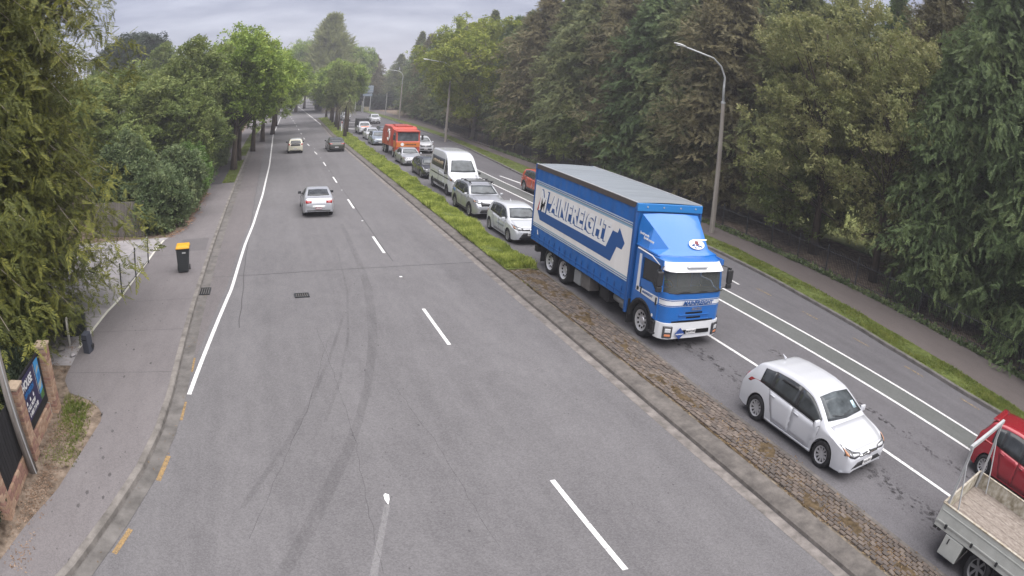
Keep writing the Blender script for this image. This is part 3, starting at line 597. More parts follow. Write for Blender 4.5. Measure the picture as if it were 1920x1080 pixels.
for i, (x, y, k, s, lb) in enumerate(((-16, 75, 'mid', 1.25, 'far garden tree behind the street trees'), (-9, 66, 'mid', 1.1, 'garden tree between the footpath and the houses'), (-9, 90, 'street2', 1.0, 'far garden tree along the footpath'), (-36, 70, 'mid', 1.3, 'garden tree seen between the conifer and the dark tree'), (-22, 60, 'street2', .86, 'broad garden tree under the sky gap'), (1, 190, 'street2', 1.3, 'far tree beyond the bend of the road'), (-10, 150, 'street', 1.2, 'far bright tree beyond the bend'))):
    put(k, 'broadleaf_tree', lb, 'tree', x, y, 0, i*1.3, s)
# poplar, median trees, far wood
me, bs = conifer_mesh('crown', leaf_mat('leaf_poplar', (.13, .16, .05), (.20, .225, .08), (.28, .29, .12)), 27, 10.5, 91, 3, nb=520, per=17, spray=1.5, hang=-.6, T=SPRAY_S, rise=.9, droop=-.5, prof=lambda t: np.clip(1-t, .05, 1)**.75*np.clip(.8+t*2, 0, 1))
TREE['poplar'] = [('crown', me), ('trunk', conifer_wood('trunk', BARK_G, 27, .5, bs, every=9))]
put('poplar', 'poplar_tree', 'tall pointed olive green tree rising over the median trees', 'tree', 13.5, 172, 0, 0)
for x, y, s, lb in ((6, 182, 1.7, 'wide bright tree behind the poplar on its near-side flank'), (20, 180, 1.6, 'wide bright tree behind the poplar toward the big sign'), (13, 186, 1.9, 'large green tree directly behind the poplar')): put('street', 'far_tree', lb, 'tree', x, y, 0, x, s)
put('street', 'median_tree', 'round bright green tree on the median beyond the cabbage tree', 'tree', 11.2, 112, .13, .7, 1.02, .94)
put('street', 'median_tree', 'far bright tree on the median, next to last', 'tree', 11.5, 126, .13, 2.7, .95, .98)
put('street2', 'median_tree', 'green tree at the far end of the median', 'tree', 11.7, 141, .13, 4.7, .9, .9)
put('street2', 'median_tree', 'leafy median tree just beyond the cabbage tree', 'tree', 10.4, 99.6, .13, 1.1, .55, .86)
me, cn = broadleaf_mesh('far_wood', L_MID, 70, 5, 8, 6, 520, 30, 1.5, 97, 3.2, .3, -.3, .3)
for nm, lo, m_ in (('far_wood', (20, 300, 0), me), ('far_wood', (80, 250, 0), me), ('far_wood', (-60, 170, 0), me)):
    o = bpy.data.objects.new(nm, m_); C.objects.link(o); o.location = lo; tag(o, kind='stuff')
o.rotation_euler = (0, 0, .9)
# broken tree-line in the park behind the conifers
o = bpy.data.objects.new('far_wood', me); C.objects.link(o); o.location = (95, 60, 0); o.rotation_euler = (0, 0, PI/2); tag(o, kind='stuff')
for i, (x, y, k, sc_, lb) in enumerate(((16, 192, 'con0', .8, 'dark conifer closing the view past the low wall'), (23, 196, 'con2', .85, 'green conifer behind the low wall at the junction'), (30, 194, 'con1', .9, 'brownish conifer behind the big sign'), (37, 190, 'con0', .95, 'dark conifer across the side road by the sign'), (44, 186, 'con3', .9, 'slim conifer across the side road'), (10, 215, 'street2', 1.5, 'broad far tree past the bend behind the poplar'), (20, 215, 'street', 1.5, 'broad bright far tree past the junction'))):
    put(k, 'far_tree', lb, 'tree', x, y, 0, i*1.9, sc_)
# palms: blades fan from the top
def palm(name, label, x, y, h, r0, n, L, m, z=0, up_=.5, wd=.05, trunk=BARK_G, per=11):
    t = thing(name, label, 'palm', (x, y, z)); mb = MB(); mb.tube([(0, 0, -.1), (.04, 0, h*.5), (0, 0, h)], [r0*1.25, r0, r0*.85], 9); mb.build('trunk', trunk, t, True)
    V = []; F = []; r = random.Random(int(x*10))
    for k in range(n):
        a = r.uniform(0, 2*PI); e = r.uniform(-.7, 1.3)*up_*1.4; l = L*r.uniform(.75, 1.1); pts = []
        for q in range(5):
            u = q/4; pts.append(np.array([math.cos(a)*l*u*math.cos(e), math.sin(a)*l*u*math.cos(e), h + l*u*math.sin(e) - .55*l*u*u]))
        s = np.array([-math.sin(a), math.cos(a), 0])*wd
        if per == 0:
            i = len(V)
            for q, p in enumerate(pts): wq = (.4, 1, 1, .7, .08)[q]; V += [p-s*wq, p+s*wq]
            F += [(i+2*q, i+2*q+1, i+2*q+3, i+2*q+2) for q in range(4)]
        else:
            for j in range(per):
                u = .12+.85*j/per; q = int(u*4); f_ = u*4-q; p = pts[q]*(1-f_)+pts[q+1]*f_; dr = pts[q+1]-pts[q]; dr /= np.linalg.norm(dr)
                for sg in (-1, 1):
                    d = dr*.7 + sg*s/wd*.8 + np.array([0, 0, -.35]); ll = L*.26*math.sin(PI*(.15+.8*u)); i = len(V); V += [p, p+d*ll*.5+dr*wd*.5, p+d*ll, p+d*ll*.5-dr*wd*.5]; F.append((i, i+1, i+2, i+3))
    np_obj('crown', np.array(V), np.array(F), m, t); return t
palm('cabbage_tree', 'cabbage tree with a shaggy pale head on the grass median', 9.77, 84.8, 4.4, .22, 170, 1.7, leaf_mat('cabbage_blade', (.07, .08, .035), (.14, .145, .075), (.22, .21, .12)), .13, .55, .045, BARK, 0)
palm('date_palm', 'feathery date palm top showing over the garden trees', -14.5, 62, 8.6, .35, 46, 3.4, L_MID, 0, .6, .05)
for (x, y) in ((10.9, 92.5), (10.6, 105.5), (11.2, 119.5)):
    palm('cabbage_tree', 'slim dark trunked cabbage tree further along the median', x, y, 5.2, .20, 90, 1.5, L_MID, .13, .55, .045, BARK, 0)['group'] = 'slim cabbage trees along the median'
# hedges and bushes
def shrub(name, label, x, y, rx, ry, h, m, clumps, per, leaf, seed, rz=0, T=CLUST, cr=.42, z=.1):
    t = thing(name, label, 'bush' if name != 'hedge' else 'hedge', (x, y, z), rz)
    me, cn = broadleaf_mesh('foliage', m, rx, ry, h*.56, h*.46, clumps, per, leaf, seed, cr, .7, -.75, .12, T)
    o = bpy.data.objects.new('foliage', me); C.objects.link(o); o.parent = t
    mb = MB(); limbs(mb, h*.6, .06, [tuple(p*.8) for p in cn[::max(1, len(cn)//14)]], n=6); mb.build('stem', BARK, t); return t
shrub('bush', 'dense grey green bush at the near end of the hedge', -6.7, 32.3, 1.9, 1.9, 2.9, L_HEDGE, 150, 34, .26, 101, T=CLUST)
shrub('bush', 'tall rounded bush in the middle of the hedge', -6.1, 35.8, 1.7, 2.2, 3.7, L_HEDGE, 170, 34, .27, 103)
shrub('bush', 'fresh green clipped bush at the far end of the hedge', -6.0, 40.6, 1.5, 2.2, 3.4, L_FRESH, 150, 34, .25, 105)
shrub('bush', 'shaded bush between the hedge and the street trees', -6.4, 46.5, 1.5, 2.8, 3.0, L_HEDGE, 140, 30, .30, 107)
shrub('bush', 'broad leafy bush behind the grey timber fence', -9.2, 33.6, 2.1, 1.9, 4.6, L_HEDGE, 170, 34, .32, 109)
shrub('bush', 'bright bush rising behind the timber fence by the conifer', -10.2, 38.0, 2.1, 2.2, 4.9, L_MID, 170, 32, .34, 111)
shrub('bush', 'low dark bush behind the black board fence', -7.5, 10.6, .85, 1.7, 2.1, L_DK, 130, 36, .16, 113, cr=.3)
shrub('bush', 'small dark bush at the end of the black board fence', -7.4, 7.6, .8, 1.4, 1.9, L_DK, 110, 36, .16, 115, cr=.3)
shrub('bush', 'young green shrub under the conifer by the driveway', -8.6, 15.2, .8, .9, 1.9, L_MID, 110, 34, .17, 117, cr=.3)
shrub('bush', 'yellow green bush in the park seen above the truck', 31.5, 62.5, .9, .9, 2.1, L_YEL, 40, 26, .3, 119)
for i, (x, y) in enumerate(((-6.2, 58), (-6.6, 66), (-6.8, 76), (-7, 88))):
    shrub('bush', ('garden bush by the footpath behind the first street tree', 'garden bush further along the footpath', 'far garden bush beside the footpath', 'farthest garden bush beside the footpath')[i], x, y, 1.4, 3.2, 2.6, L_HEDGE, 110, 24, .36, 121+i)
for i, x in enumerate((17, 25.5, 33.5, 42, 50)): shrub('hedge', ('dark hedge behind the low tan wall', 'dark hedge under the big sign', 'dark hedge by the side road', 'far dark hedge along the side road', 'last dark hedge at the side road')[i], x, 187-.3*i, 4.8, 1.6, 4.6, L_DK, 90, 22, .7, 150+i, cr=.8)
for i, (x, y) in enumerate(((27.3, 47), (27.2, 53), (27.4, 57.5), (27.2, 66.5))): put('under', 'broadleaf_tree', ('leafy understorey tree by the fence above the truck box middle', 'leafy understorey tree by the fence behind the truck box', 'leafy understorey tree above the orange suv roof', 'leafy understorey tree along the fence past the orange suv')[i], 'tree', x, y, .1, i*1.7, 1.05+.1*(i % 2))
# ---- grasses
def tuft_template(n=6, seed=3, h=1.0, wd=.09):
    r = random.Random(seed); V = []; F = []
    for k in range(n):
        a = r.uniform(0, 6.28); l = h*r.uniform(.6, 1.1); o = r.uniform(.1, .75); c, s = math.cos(a), math.sin(a); i = len(V); bx, by = r.uniform(-.3, .3), r.uniform(-.3, .3)
        V += [(l, bx-s*wd, by+c*wd), (0, bx-s*wd*1.2, by+c*wd*1.2)] and [(0, bx-s*wd, by+c*wd), (0, bx+s*wd, by-c*wd), (l, bx+c*o*l, by+s*o*l)]; F.append((i, i+1, i+2))
    return np.array(V), np.array(F)
def grass(name, areas, m, hgt, label=None, T=None, seed=5):
    """areas: (n, y0, y1, XL, XR, z)"""
    r = np.random.default_rng(seed); O = []
    for n, y0, y1, a, b, z in areas:
        y = y0 + (y1-y0)*r.random(n); u = r.random(n); x = np.array([a(q) for q in y])*(1-u) + np.array([b(q) for q in y])*u
        zz = z(x, y) if callable(z) else np.full(n, z); O.append(np.stack([x, y, zz], 1))
    O = np.concatenate(O); A = np.array([0, 0, 1.0]) + r.normal(0, .18, O.shape); S = r.normal(size=O.shape)
    T = T or tuft_template(); s = hgt*(.5+.9*r.random(len(O)))*(.75+.5*np.sin(O[:, 1]*1.3)*np.sin(O[:, 0]*2.1+O[:, 1]*.4))
    V, F = stamp(T[0], T[1], O, A, S, np.maximum(s, hgt*.3)); return np_obj(name, V, F, m, kind='stuff')
L_GR = leaf_mat('grass_bright', (0.098, 0.135, 0.021), (0.254, 0.311, 0.056), (0.493, 0.525, 0.139), .3, 1.4)
L_GR2 = leaf_mat('grass_verge', (0.081, 0.121, 0.02), (0.144, 0.182, 0.034), (0.233, 0.25, 0.061), .3, 1.4)
L_DRY = leaf_mat('grass_dry', (.10, .12, .03), (.17, .175, .06), (.26, .23, .11), .2, 2)
mgl = lambda y: K1(y)+.50
mgr = lambda y: K2(y)-.20
grass('median_grass', [(9000, 22.6, 34, mgl, mgr, .14), (9500, 34, 55, mgl, mgr, .15), (6500, 55, 95, mgl, mgr, .15), (2500, 95, 140, mgl, mgr, .15)], L_GR, .20, T=tuft_template(7, 3, 1, .14))
grass('verge_grass', [(9000, 2, 14, lambda y: RK(y)+.2, lambda y: RGI(y)-.03, .13), (7000, 14, 30, lambda y: RK(y)+.2, lambda y: RGI(y)-.03, .13), (5000, 30, 90, lambda y: RK(y)+.2, lambda y: RGI(y)-.03, .13)], L_GR2, .085)
grass('berm_grass', [(1500, 47, 62, lambda y: LK(y)-1.1, lambda y: LK(y)-.15, .13), (1200, 66, 100, lambda y: LK(y)-1.1, lambda y: LK(y)-.15, .13), (1100, 10.2, 12.9, lambda y: -5.95, lambda y: -5.15, .115)], L_GR2, .10)
grass('dry_grass', [(700, 10.0, 13.2, lambda y: -6.1, lambda y: -4.95, .115), (260, 22.0, 23.3, mgl, mgr, .10), (150, 16, 22, mgl, lambda y: mgl(y)+.3, .10)], L_DRY, .09)
# ivy and low growth along the park fence
ivy = lambda y: FN(y)-.75
r = np.random.default_rng(9); n = 3400; y = 1+r.random(n)**1.3*70; x = np.array([FN(q) for q in y]) - .62 + np.abs(r.normal(0, .24, n)); O = np.stack([x, y, .10+np.abs(r.normal(0, .07, n))], 1)
V, F = stamp(CLUST_S[0], CLUST_S[1], O, r.normal(size=O.shape)+[0, 0, .3], r.normal(size=O.shape), .20+.14*r.random(n)); np_obj('undergrowth', V, F, L_HEDGE, kind='stuff')
# leaf litter: in the paver joints, on the soil, under the hedge
def litter(name, areas, m, size, seed):
    r = np.random.default_rng(seed); O = []
    for n, y0, y1, a, b, z in areas:
        y = y0+(y1-y0)*r.random(n); u = np.clip(r.normal(.5, .22, n), 0, 1); O.append(np.stack([np.array([a(q) for q in y])*(1-u)+np.array([b(q) for q in y])*u, y, np.full(n, z)+.012*r.random(n)], 1))
    O = np.concatenate(O); keep = (np.sin(O[:, 1]*2.3+np.sin(O[:, 0]*7))+r.normal(0, .7, len(O))) > -.35; O = O[keep]
    T = leaf_template([(0, 0, 0, 0, 1, .42, .05), (.3, .3, .1, 2.1, .8, .3, -.2)]); A = r.normal(size=O.shape)*[1, 1, .22]
    V, F = stamp(T[0], T[1], O, A, np.cross(A, [0, 0, 1.])+.2*r.normal(size=O.shape), size*(.5+r.random(len(O)))); return np_obj(name, V, F, m, kind='stuff')
L_LIT = leaf_mat('litter_brown', (.085, .050, .024), (.155, .098, .048), (.24, .175, .09), 0, 3)
L_LITR = leaf_mat('litter_rust', (.16, .070, .035), (.28, .15, .085), (.36, .24, .16), 0, 3)
litter('leaf_litter', [(16000, 2.5, 14, lambda y: 8.98, lambda y: 9.75, .136), (4500, 14, 22, lambda y: 9.0, lambda y: 9.9, .136), (3500, 2, 22, lambda y: 8.95, lambda y: 10.1, .134)], L_LIT, .055, 11)
litter('leaf_litter', [(2600, 6.5, 13, lambda y: -6.25, lambda y: -5.3, .12), (500, 14, 17, lambda y: -7.6, lambda y: -6.5, .12)], leaf_mat('litter_bark', (.10, .062, .04), (.19, .125, .085), (.30, .22, .16), 0, 3), .06, 12)
litter('leaf_litter', [(900, 30, 43, lambda y: FPL(y)-.4, lambda y: FPL(y)+.4, .135), (400, 50, 75, lambda y: FPL(y)-.4, lambda y: FPL(y)+.5, .135)], L_LITR, .10, 13)
litter('leaf_litter', [(160, 5, 40, lambda y: LK(y)+.02, lambda y: LK(y)+.5, .012)], L_LIT, .05, 14)
# ------------------------------------------------------------------ vehicles (local frame: front towards -Y, front axle at y = 0)
def smooth_interp(pts, us, k=5):
    X = [p[0] for p in pts]; Y = [p[1] for p in pts]
    fine = np.linspace(0, 1, 401); v = np.interp(fine, X, Y); pad = np.pad(v, k, mode='edge'); v = np.convolve(pad, np.ones(2*k+1)/(2*k+1), 'valid')
    return np.interp(us, fine, v)
def wheel_meshes(r, wd, rim_m, spokes=10, dish=.03, rim_r=.66, steel=False, disc=False):
    key = ('wh', r, wd, rim_m.name, spokes, steel, disc)
    if key in MATS: return MATS[key]
    t = MB(); n = 28; rr = r*rim_r
    t.lathe([(rr*.9, -wd*.38), (rr, -wd*.48), (r*.90, -wd*.5), (r*.975, -wd*.42), (r, -wd*.25), (r, wd*.25), (r*.975, wd*.42), (r*.90, wd*.5), (rr, wd*.48), (rr*.9, wd*.38), (rr*.9, -wd*.38)], n, 'x')
    tm = t.mesh('tyre', TYRE, True)
    m = MB(); m.cur = 1; m.lathe([(.001, -wd*.18), (rr*.97, -wd*.18)], n, 'x'); m.lathe([(.001, wd*.18), (rr*.97, wd*.18)], n, 'x'); m.lathe([(rr*.93, -wd*.2), (rr*.93, wd*.2)], n, 'x')
    m.cur = 0
    if disc:
        for sg in (-1, 1):
            m.cur = 0; m.lathe([(.001, sg*wd*.30), (rr*.24, sg*wd*.30), (rr*.28, sg*wd*.24), (rr*.45, sg*wd*.22), (rr*.80, sg*wd*.36), (rr*.98, sg*wd*.40)], 24, 'x')
            m.cur = 1
            for k in range(10): a = 2*PI*k/10; m.box((sg*wd*.325, rr*.66*math.cos(a), rr*.66*math.sin(a)), (.03, rr*.17, rr*.17), rx=a)
            m.cur = 0
    if disc:
        for sg in (-1, 1): m.lathe([(rr*.86, sg*wd*.40), (rr*.99, sg*wd*.47), (rr*1.0, sg*wd*.40), (rr*.86, sg*wd*.30)], n, 'x')
    for sg in (() if disc else (-1, 1)):
        x0 = sg*wd*(.40-dish*3)
        m.lathe([(rr*.86, sg*wd*.40), (rr*.99, sg*wd*.47), (rr*1.0, sg*wd*.40), (rr*.86, sg*wd*.30)], n, 'x')
        m.lathe([(.001, x0), (rr*.17, x0), (rr*.2, x0-sg*.03)], 14, 'x')
        for k in range(spokes):
            a = 2*PI*k/spokes; w0, w1 = rr*.10, rr*(.10 if not steel else .14); ca, sa = math.cos(a), math.sin(a)
            tw = .12 if not steel else 0; ca2, sa2 = math.cos(a+tw), math.sin(a+tw)
            vs = []
            for (R_, ww, cc, ss, xx) in ((rr*.12, w0, ca, sa, x0-sg*.004), (rr*.9, w1, ca2, sa2, sg*wd*.38)):
                for q in (-1, 1): vs += [(xx, R_*cc - q*ww*ss, R_*ss + q*ww*cc), (xx-sg*.03, R_*cc - q*ww*ss, R_*ss + q*ww*cc)]
            m.add(vs, [(0, 2, 6, 4), (1, 5, 7, 3), (0, 4, 5, 1), (2, 3, 7, 6)])
    MATS[key] = (m.mesh('rim', [rim_m, DARKGAP], False), tm); return MATS[key]
def add_wheel(parent, x, y, r, wd, rim_m, z=None, name='wheel', **k):
    rm, tm = wheel_meshes(r, wd, rim_m, **k); o = bpy.data.objects.new(name, rm); C.objects.link(o); o.parent = parent; o.location = (x, y, r if z is None else z)
    t = bpy.data.objects.new('tyre', tm); C.objects.link(t); t.parent = o; return o
class Shell:
    """a vehicle body lofted from side silhouette, belt line and plan shape; panels, glass and lamps are projected on to it"""
    def __init__(s, L, W, H, wb, fo, sil, belt, r=.32, sill=.20, tumble=.21, plan=None, arch=1.16, hoodcrown=.02, nose=.70, tail=.84, k=5):
        s.L, s.W, s.H, s.wb, s.fo, s.r = L, W, H, wb, fo, r; s.sil, s.belt = sil, belt; s.kk = k
        us = list(np.linspace(0, 1, 50)) + [.006, .014, .03, .97, .986, .994]
        for c in (fo/L, (fo+wb)/L):
            R = r*arch; us += [c + R*math.cos(a)/L*.999 for a in np.linspace(0, PI, 17)] + [c+(R+.012)/L, c-(R+.012)/L]
        us = np.array(sorted(set(round(float(u), 5) for u in us if 0 <= u <= 1))); s.us = us
        zt = smooth_interp(sil, us, k); zb = smooth_interp(belt, us, k); zb = np.minimum(zb, zt-.025)
        pl = plan or [(0, nose), (.006, nose+.08), (.02, nose+.15), (.05, nose+.21), (.10, nose+.27), (.17, .99), (.3, 1), (.75, 1), (.88, .985), (.95, .955), (.985, tail+.06), (1, tail)]
        hw = np.interp(us, [p[0] for p in pl], [p[1] for p in pl]).clip(0, 1)*W/2
        Hb = max(zt-zb); rows = []
        for u, t, b, h in zip(us, zt, zb, hw):
            y = u*L-fo; lo = sill + .06*max(0, 1-u/.05) + .10*max(0, 1-(1-u)/.06)
            for c in (0, wb):
                d = abs(y-c); R = r*arch
                if d < R: lo = max(lo, r*.98+math.sqrt(R*R-d*d))
            lo = min(lo, b-.03); g = max(0, min(1, (t-b)/Hb)); hr = h*(.955-tumble*g)
            side = lambda z: h*float(np.interp(z, [.15, .28, .45, .65, .80, 1.0], [.955, .985, 1.0, .995, .985, .96]) if sill < .5 else 1.0)
            row = [(0, lo+.02), (h*.80, lo+.02), (side(lo)-.012, lo)]
            for q in (.0, .25, .5, .75, 1.0): z = lo+.012+(b-lo-.012)*q; row.append((side(z), z))
            e = min(.04+.035*g, (t-b)*.45)
            for q in (.33, .66, 1.0): row.append((side(b)*(1-q)+hr*q + .012*math.sin(q*PI)*g, b+(t-e-b)*q))
            row += [(hr*.955, t-e*.42), (hr*.87, t-e*.16), (hr*.6, t-.25*hoodcrown), (0, t)]
            rows.append([(x, y, z) for x, z in row] + [(-x, y, z) for x, z in row[-2:0:-1]])
        n = len(rows[0]); V = [p for r_ in rows for p in r_]; F = []; Mi = []
        for i in range(len(rows)-1):
            for j in range(n):
                F.append((i*n+j, i*n+(j+1) % n, (i+1)*n+(j+1) % n, (i+1)*n+j)); Mi.append(1 if j in (0, 1, n-1, n-2) else 0)
        F += [tuple(range(n-1, -1, -1)), tuple((len(rows)-1)*n+k for k in range(n))]; Mi += [0, 0]
        s.V, s.F, s.Mi = V, F, Mi; s.bvh = BVHTree.FromPolygons([Vector(p) for p in V], F)
    def zt(s, y): return float(smooth_interp(s.sil, [(y+s.fo)/s.L], s.kk)[0])
    def zb(s, y): return float(smooth_interp(s.belt, [(y+s.fo)/s.L], s.kk)[0])
    def body(s, parent, paint, name='body'):
        mb = MB(); mb.v = s.V; mb.f = s.F; mb.m = s.Mi; return mb.build(name, [paint, BLACKP], parent, auto=38)
    def hit(s, d, a, b, off):
        if d in ('L', 'R'): sg = -1 if d == 'L' else 1; o, v = Vector((sg*4, a, b)), Vector((-sg, 0, 0))
        elif d == 'F': o, v = Vector((a, -6-s.fo, b)), Vector((0, 1, 0))
        elif d == 'B': o, v = Vector((a, s.L+6, b)), Vector((0, -1, 0))
        else: o, v = Vector((a, b, 6)), Vector((0, 0, -1))
        p, n, i, dist = s.bvh.ray_cast(o, v)
        if p is None: p, n, i, dist = s.bvh.find_nearest(o+v*(4 if d in 'LR' else 6))
        if n.dot(v) > 0: n = -n
        return tuple(p + n*off)
    def patch(s, name, d, bot, top, m, parent, off=.006, nv=4, nu=6, label=None, smooth=True):
        """ruled patch between two polylines in the projection plane, laid on the shell"""
        def res(p, n):
            t = np.linspace(0, 1, len(p)); q = np.linspace(0, 1, n); return list(zip(np.interp(q, t, [a[0] for a in p]), np.interp(q, t, [a[1] for a in p])))
        n = max(nu+1, len(bot), len(top)); B, T = res(bot, n), res(top, n); mb = MB()
        G = [[s.hit(d, float(B[i][0]*(1-j/nv)+T[i][0]*j/nv), float(B[i][1]*(1-j/nv)+T[i][1]*j/nv), off) for j in range(nv+1)] for i in range(n)]
        mb.grid(G); ring = [(i, 0) for i in range(n)] + [(n-1, j) for j in range(1, nv+1)] + [(i, nv) for i in range(n-2, -1, -1)] + [(0, j) for j in range(nv-1, 0, -1)]
        cen = Vector((0, s.L/2-s.fo, .6)); o0 = len(mb.v)          # a short skirt gives the panel its thickness
        for (i, j) in ring: p = Vector(G[i][j]); q = s.hit(d, *((p.y, p.z) if d in 'LR' else ((p.x, p.z) if d in 'FB' else (p.x, p.y))), -.004); mb.v.append(q)
        m_ = len(ring); idx = [i*(nv+1)+j for i, j in ring]
        for k in range(m_): mb.f.append((idx[k], idx[(k+1) % m_], o0+(k+1) % m_, o0+k)); mb.m.append(0)
        return mb.build(name, m, parent, smooth=smooth, label=label)
def car(name, label, x, y, away, S, paint, rim=RIM, group=None, roof=None, plate=True, lamps_on=False, spokes=10, black_trim=False, doors=4, sedan=False, ws=(.243, .425), rw=(.885, .955), win=None, hl=None, tl=None, grille=None, intake=None, glass=None, mirror_m=None, cat='car', handle_m=None, tail_detail=True, plate_m=PLATE):
    t = thing(name, label, cat, (x, y + (S.wb if away else 0), .004), PI if away else 0, group)
    S.body(t, paint); L, W, fo, hw = S.L, S.W, S.fo, S.W/2; Y = lambda u: u*L-fo; gl = glass or GLASS
    # windscreen, rear window
    z0, z1 = S.zt(Y(ws[0]))+.02, S.zt(Y(ws[1]))-.035
    S.patch('windscreen', 'F', [(-hw*.79, z0+.02), (0, z0-.005), (hw*.79, z0+.02)], [(-hw*.63, z1-.02), (0, z1), (hw*.63, z1-.02)], glass or GLASS_L, t, .008, 5, 10)
    for sx in (-1, 1):
        q = MB(); q.tube([S.hit('F', sx*hw*.05-.12, z0+.03, .02), S.hit('F', sx*hw*.42-.1, z0+.075, .02)], .009, 5); q.build('wiper', BLACKP, t)
    z0, z1 = S.zt(Y(rw[1]))+.02, S.zt(Y(rw[0]))-.02
    S.patch('rear_window', 'B', [(-hw*.70, z0), (0, z0-.01), (hw*.70, z0)], [(-hw*.60, z1-.015), (0, z1), (hw*.60, z1-.015)], gl, t, .008, 5, 8)
    # side glass
    win = win or [(.300, .505), (.525, .72), (.742, .83)]
    for d in 'LR':
        if len(win) > 1:
            ys = np.linspace(Y(win[0][0])-.02, Y(win[-1][1])+.02, 18)
            S.patch('window_surround', d, [(q, S.zb(q)+.008) for q in ys], [(q, max(S.zb(q)+.02, S.zt(q)-.080-.02*(q > Y(.75)))) for q in ys], BLACKP, t, .003, 4, 17)
        for a, b in win:
            ys = np.linspace(Y(a), Y(b), 8); bot = [(q, S.zb(q)+.025) for q in ys]; top = [(q, max(S.zb(q)+.04, S.zt(q)-.098-.02*(q > Y(.75)))) for q in ys]
            S.patch('side_window', d, bot, top, gl, t, .007, 4, 8)
        # doors with their shut lines and handles
        dl = [(.292, .288, .512, .512), (.520, .520, .66, .742)] if doors == 4 else [(.305, .30, .56, .575)]
        for a0, a1, b0, b1 in dl:
            zl = .27 if S.sill_() < .3 else S.sill_()+.07
            bot = [(Y(a0), zl), (Y(b0), zl)]; top = [(q, S.zb(q)-.012) for q in np.linspace(Y(a1), Y(b1), 6)]
            e = .009
            S.patch('shut_line', d, [(Y(a0)-e, zl-e), (Y(b0)+e, zl-e)], [(Y(a1)-e, S.zb(Y(a1))-.004)] + [(q, S.zb(q)-.004) for q in np.linspace(Y(a1), Y(b1), 6)[1:-1]] + [(Y(b1)+e, S.zb(Y(b1))-.004)], DARKGAP, t, .002, 3, 6)
            dr = S.patch('door', d, bot, top, paint, t, .006, 5, 7)
            hz = S.zb(Y(b1))-.12; hy = Y(min(b0, b1) if b0 == b1 else b1-.012)-.04
            S.patch('handle', d, [(hy-.18, hz), (hy, hz+.012)], [(hy-.18, hz+.03), (hy, hz+.04)], handle_m or paint, dr, .026, 1, 3)
        sg = -1 if d == 'L' else 1
        my = Y(ws[0])+.22; mz = S.zb(my)+.07; q = MB(); q.box((sg*(hw*.955+.12), my, mz+.03), (.20, .10, .145), taper=(.86, .7)); q.box((sg*(hw*.955+.015), my+.02, mz-.03), (.1, .05, .04))
        mo = q.build('mirror', mirror_m or paint, t, bevel=.025, smooth=True)
        MB().box((sg*(hw*.955+.12), my+.049, mz+.03), (.16, .012, .10)).build('mirror_glass', GLASS, mo)
    # bonnet shut line
    S.patch('bonnet', 'T', [(-hw*.74, Y(.035)), (-hw*.80, Y(.12)), (-hw*.80, Y(ws[0]-.012))], [(hw*.74, Y(.035)), (hw*.80, Y(.12)), (hw*.80, Y(ws[0]-.012))], paint, t, .005, 8, 6)
    # lamps
    for sx in (-1, 1):
        if hl: a, b, c, e = hl
        else: a, b, c, e = (.42, .66, .88, .80)
        o = S.patch('headlight', 'F', [(sx*hw*a, b-.035), (sx*hw*(a+c)/2, b-.05), (sx*hw*c, b+.01)], [(sx*hw*a, b+.035), (sx*hw*(a+c)/2, b+.075), (sx*hw*c, e)], mat('headlight_housing', (.05, .05, .055), .15, .6, coat=.5), t, .008, 3, 6)
        S.patch('lens', 'F', [(sx*hw*(a+.06), b-.015), (sx*hw*(c*.6+a*.4), b-.012)], [(sx*hw*(a+.06), b+.025), (sx*hw*(c*.6+a*.4), b+.05)], LENS, o, .014, 2, 3)
        S.patch('indicator', 'F', [(sx*hw*(c*.84+a*.16), b+.01), (sx*hw*(c-.02), b+.03)], [(sx*hw*(c*.84+a*.16), b+.05), (sx*hw*(c-.02), e-.04)], LENS_A if not lamps_on else LENS, o, .013, 2, 3)
        a, b, c, e = tl or (.52, .80, .93, .98)
        S.patch('tail_light', 'B', [(sx*hw*a, b+.02), (sx*hw*c, b)], [(sx*hw*a, e-.03), (sx*hw*c, e)], LENS_R, t, .010, 3, 4)
    gz = grille or (.40, .60, .67, CHROME)
    S.patch('grille', 'F', [(-hw*gz[0], gz[1]), (hw*gz[0], gz[1])], [(-hw*(gz[0]+.04), gz[2]), (0, gz[2]+.02), (hw*(gz[0]+.04), gz[2])], BLACKP, t, .006, 2, 8)
    S.patch('grille_bar', 'F', [(-hw*gz[0], (gz[1]+gz[2])/2-.012), (0, (gz[1]+gz[2])/2-.02), (hw*gz[0], (gz[1]+gz[2])/2-.012)], [(-hw*gz[0], (gz[1]+gz[2])/2+.012), (0, (gz[1]+gz[2])/2+.012), (hw*gz[0], (gz[1]+gz[2])/2+.012)], gz[3], t, .016, 1, 8)
    S.patch('badge', 'F', [(-.05, (gz[1]+gz[2])/2-.03), (.05, (gz[1]+gz[2])/2-.03)], [(-.05, (gz[1]+gz[2])/2+.045), (.05, (gz[1]+gz[2])/2+.045)], CHROME, t, .024, 2, 3)
    iz = intake or (.72, .26, .44, .60)
    S.patch('air_intake', 'F', [(-hw*iz[0], iz[1]), (hw*iz[0], iz[1])], [(-hw*iz[3], iz[2]), (hw*iz[3], iz[2])], BLACKP, t, .006, 3, 8)
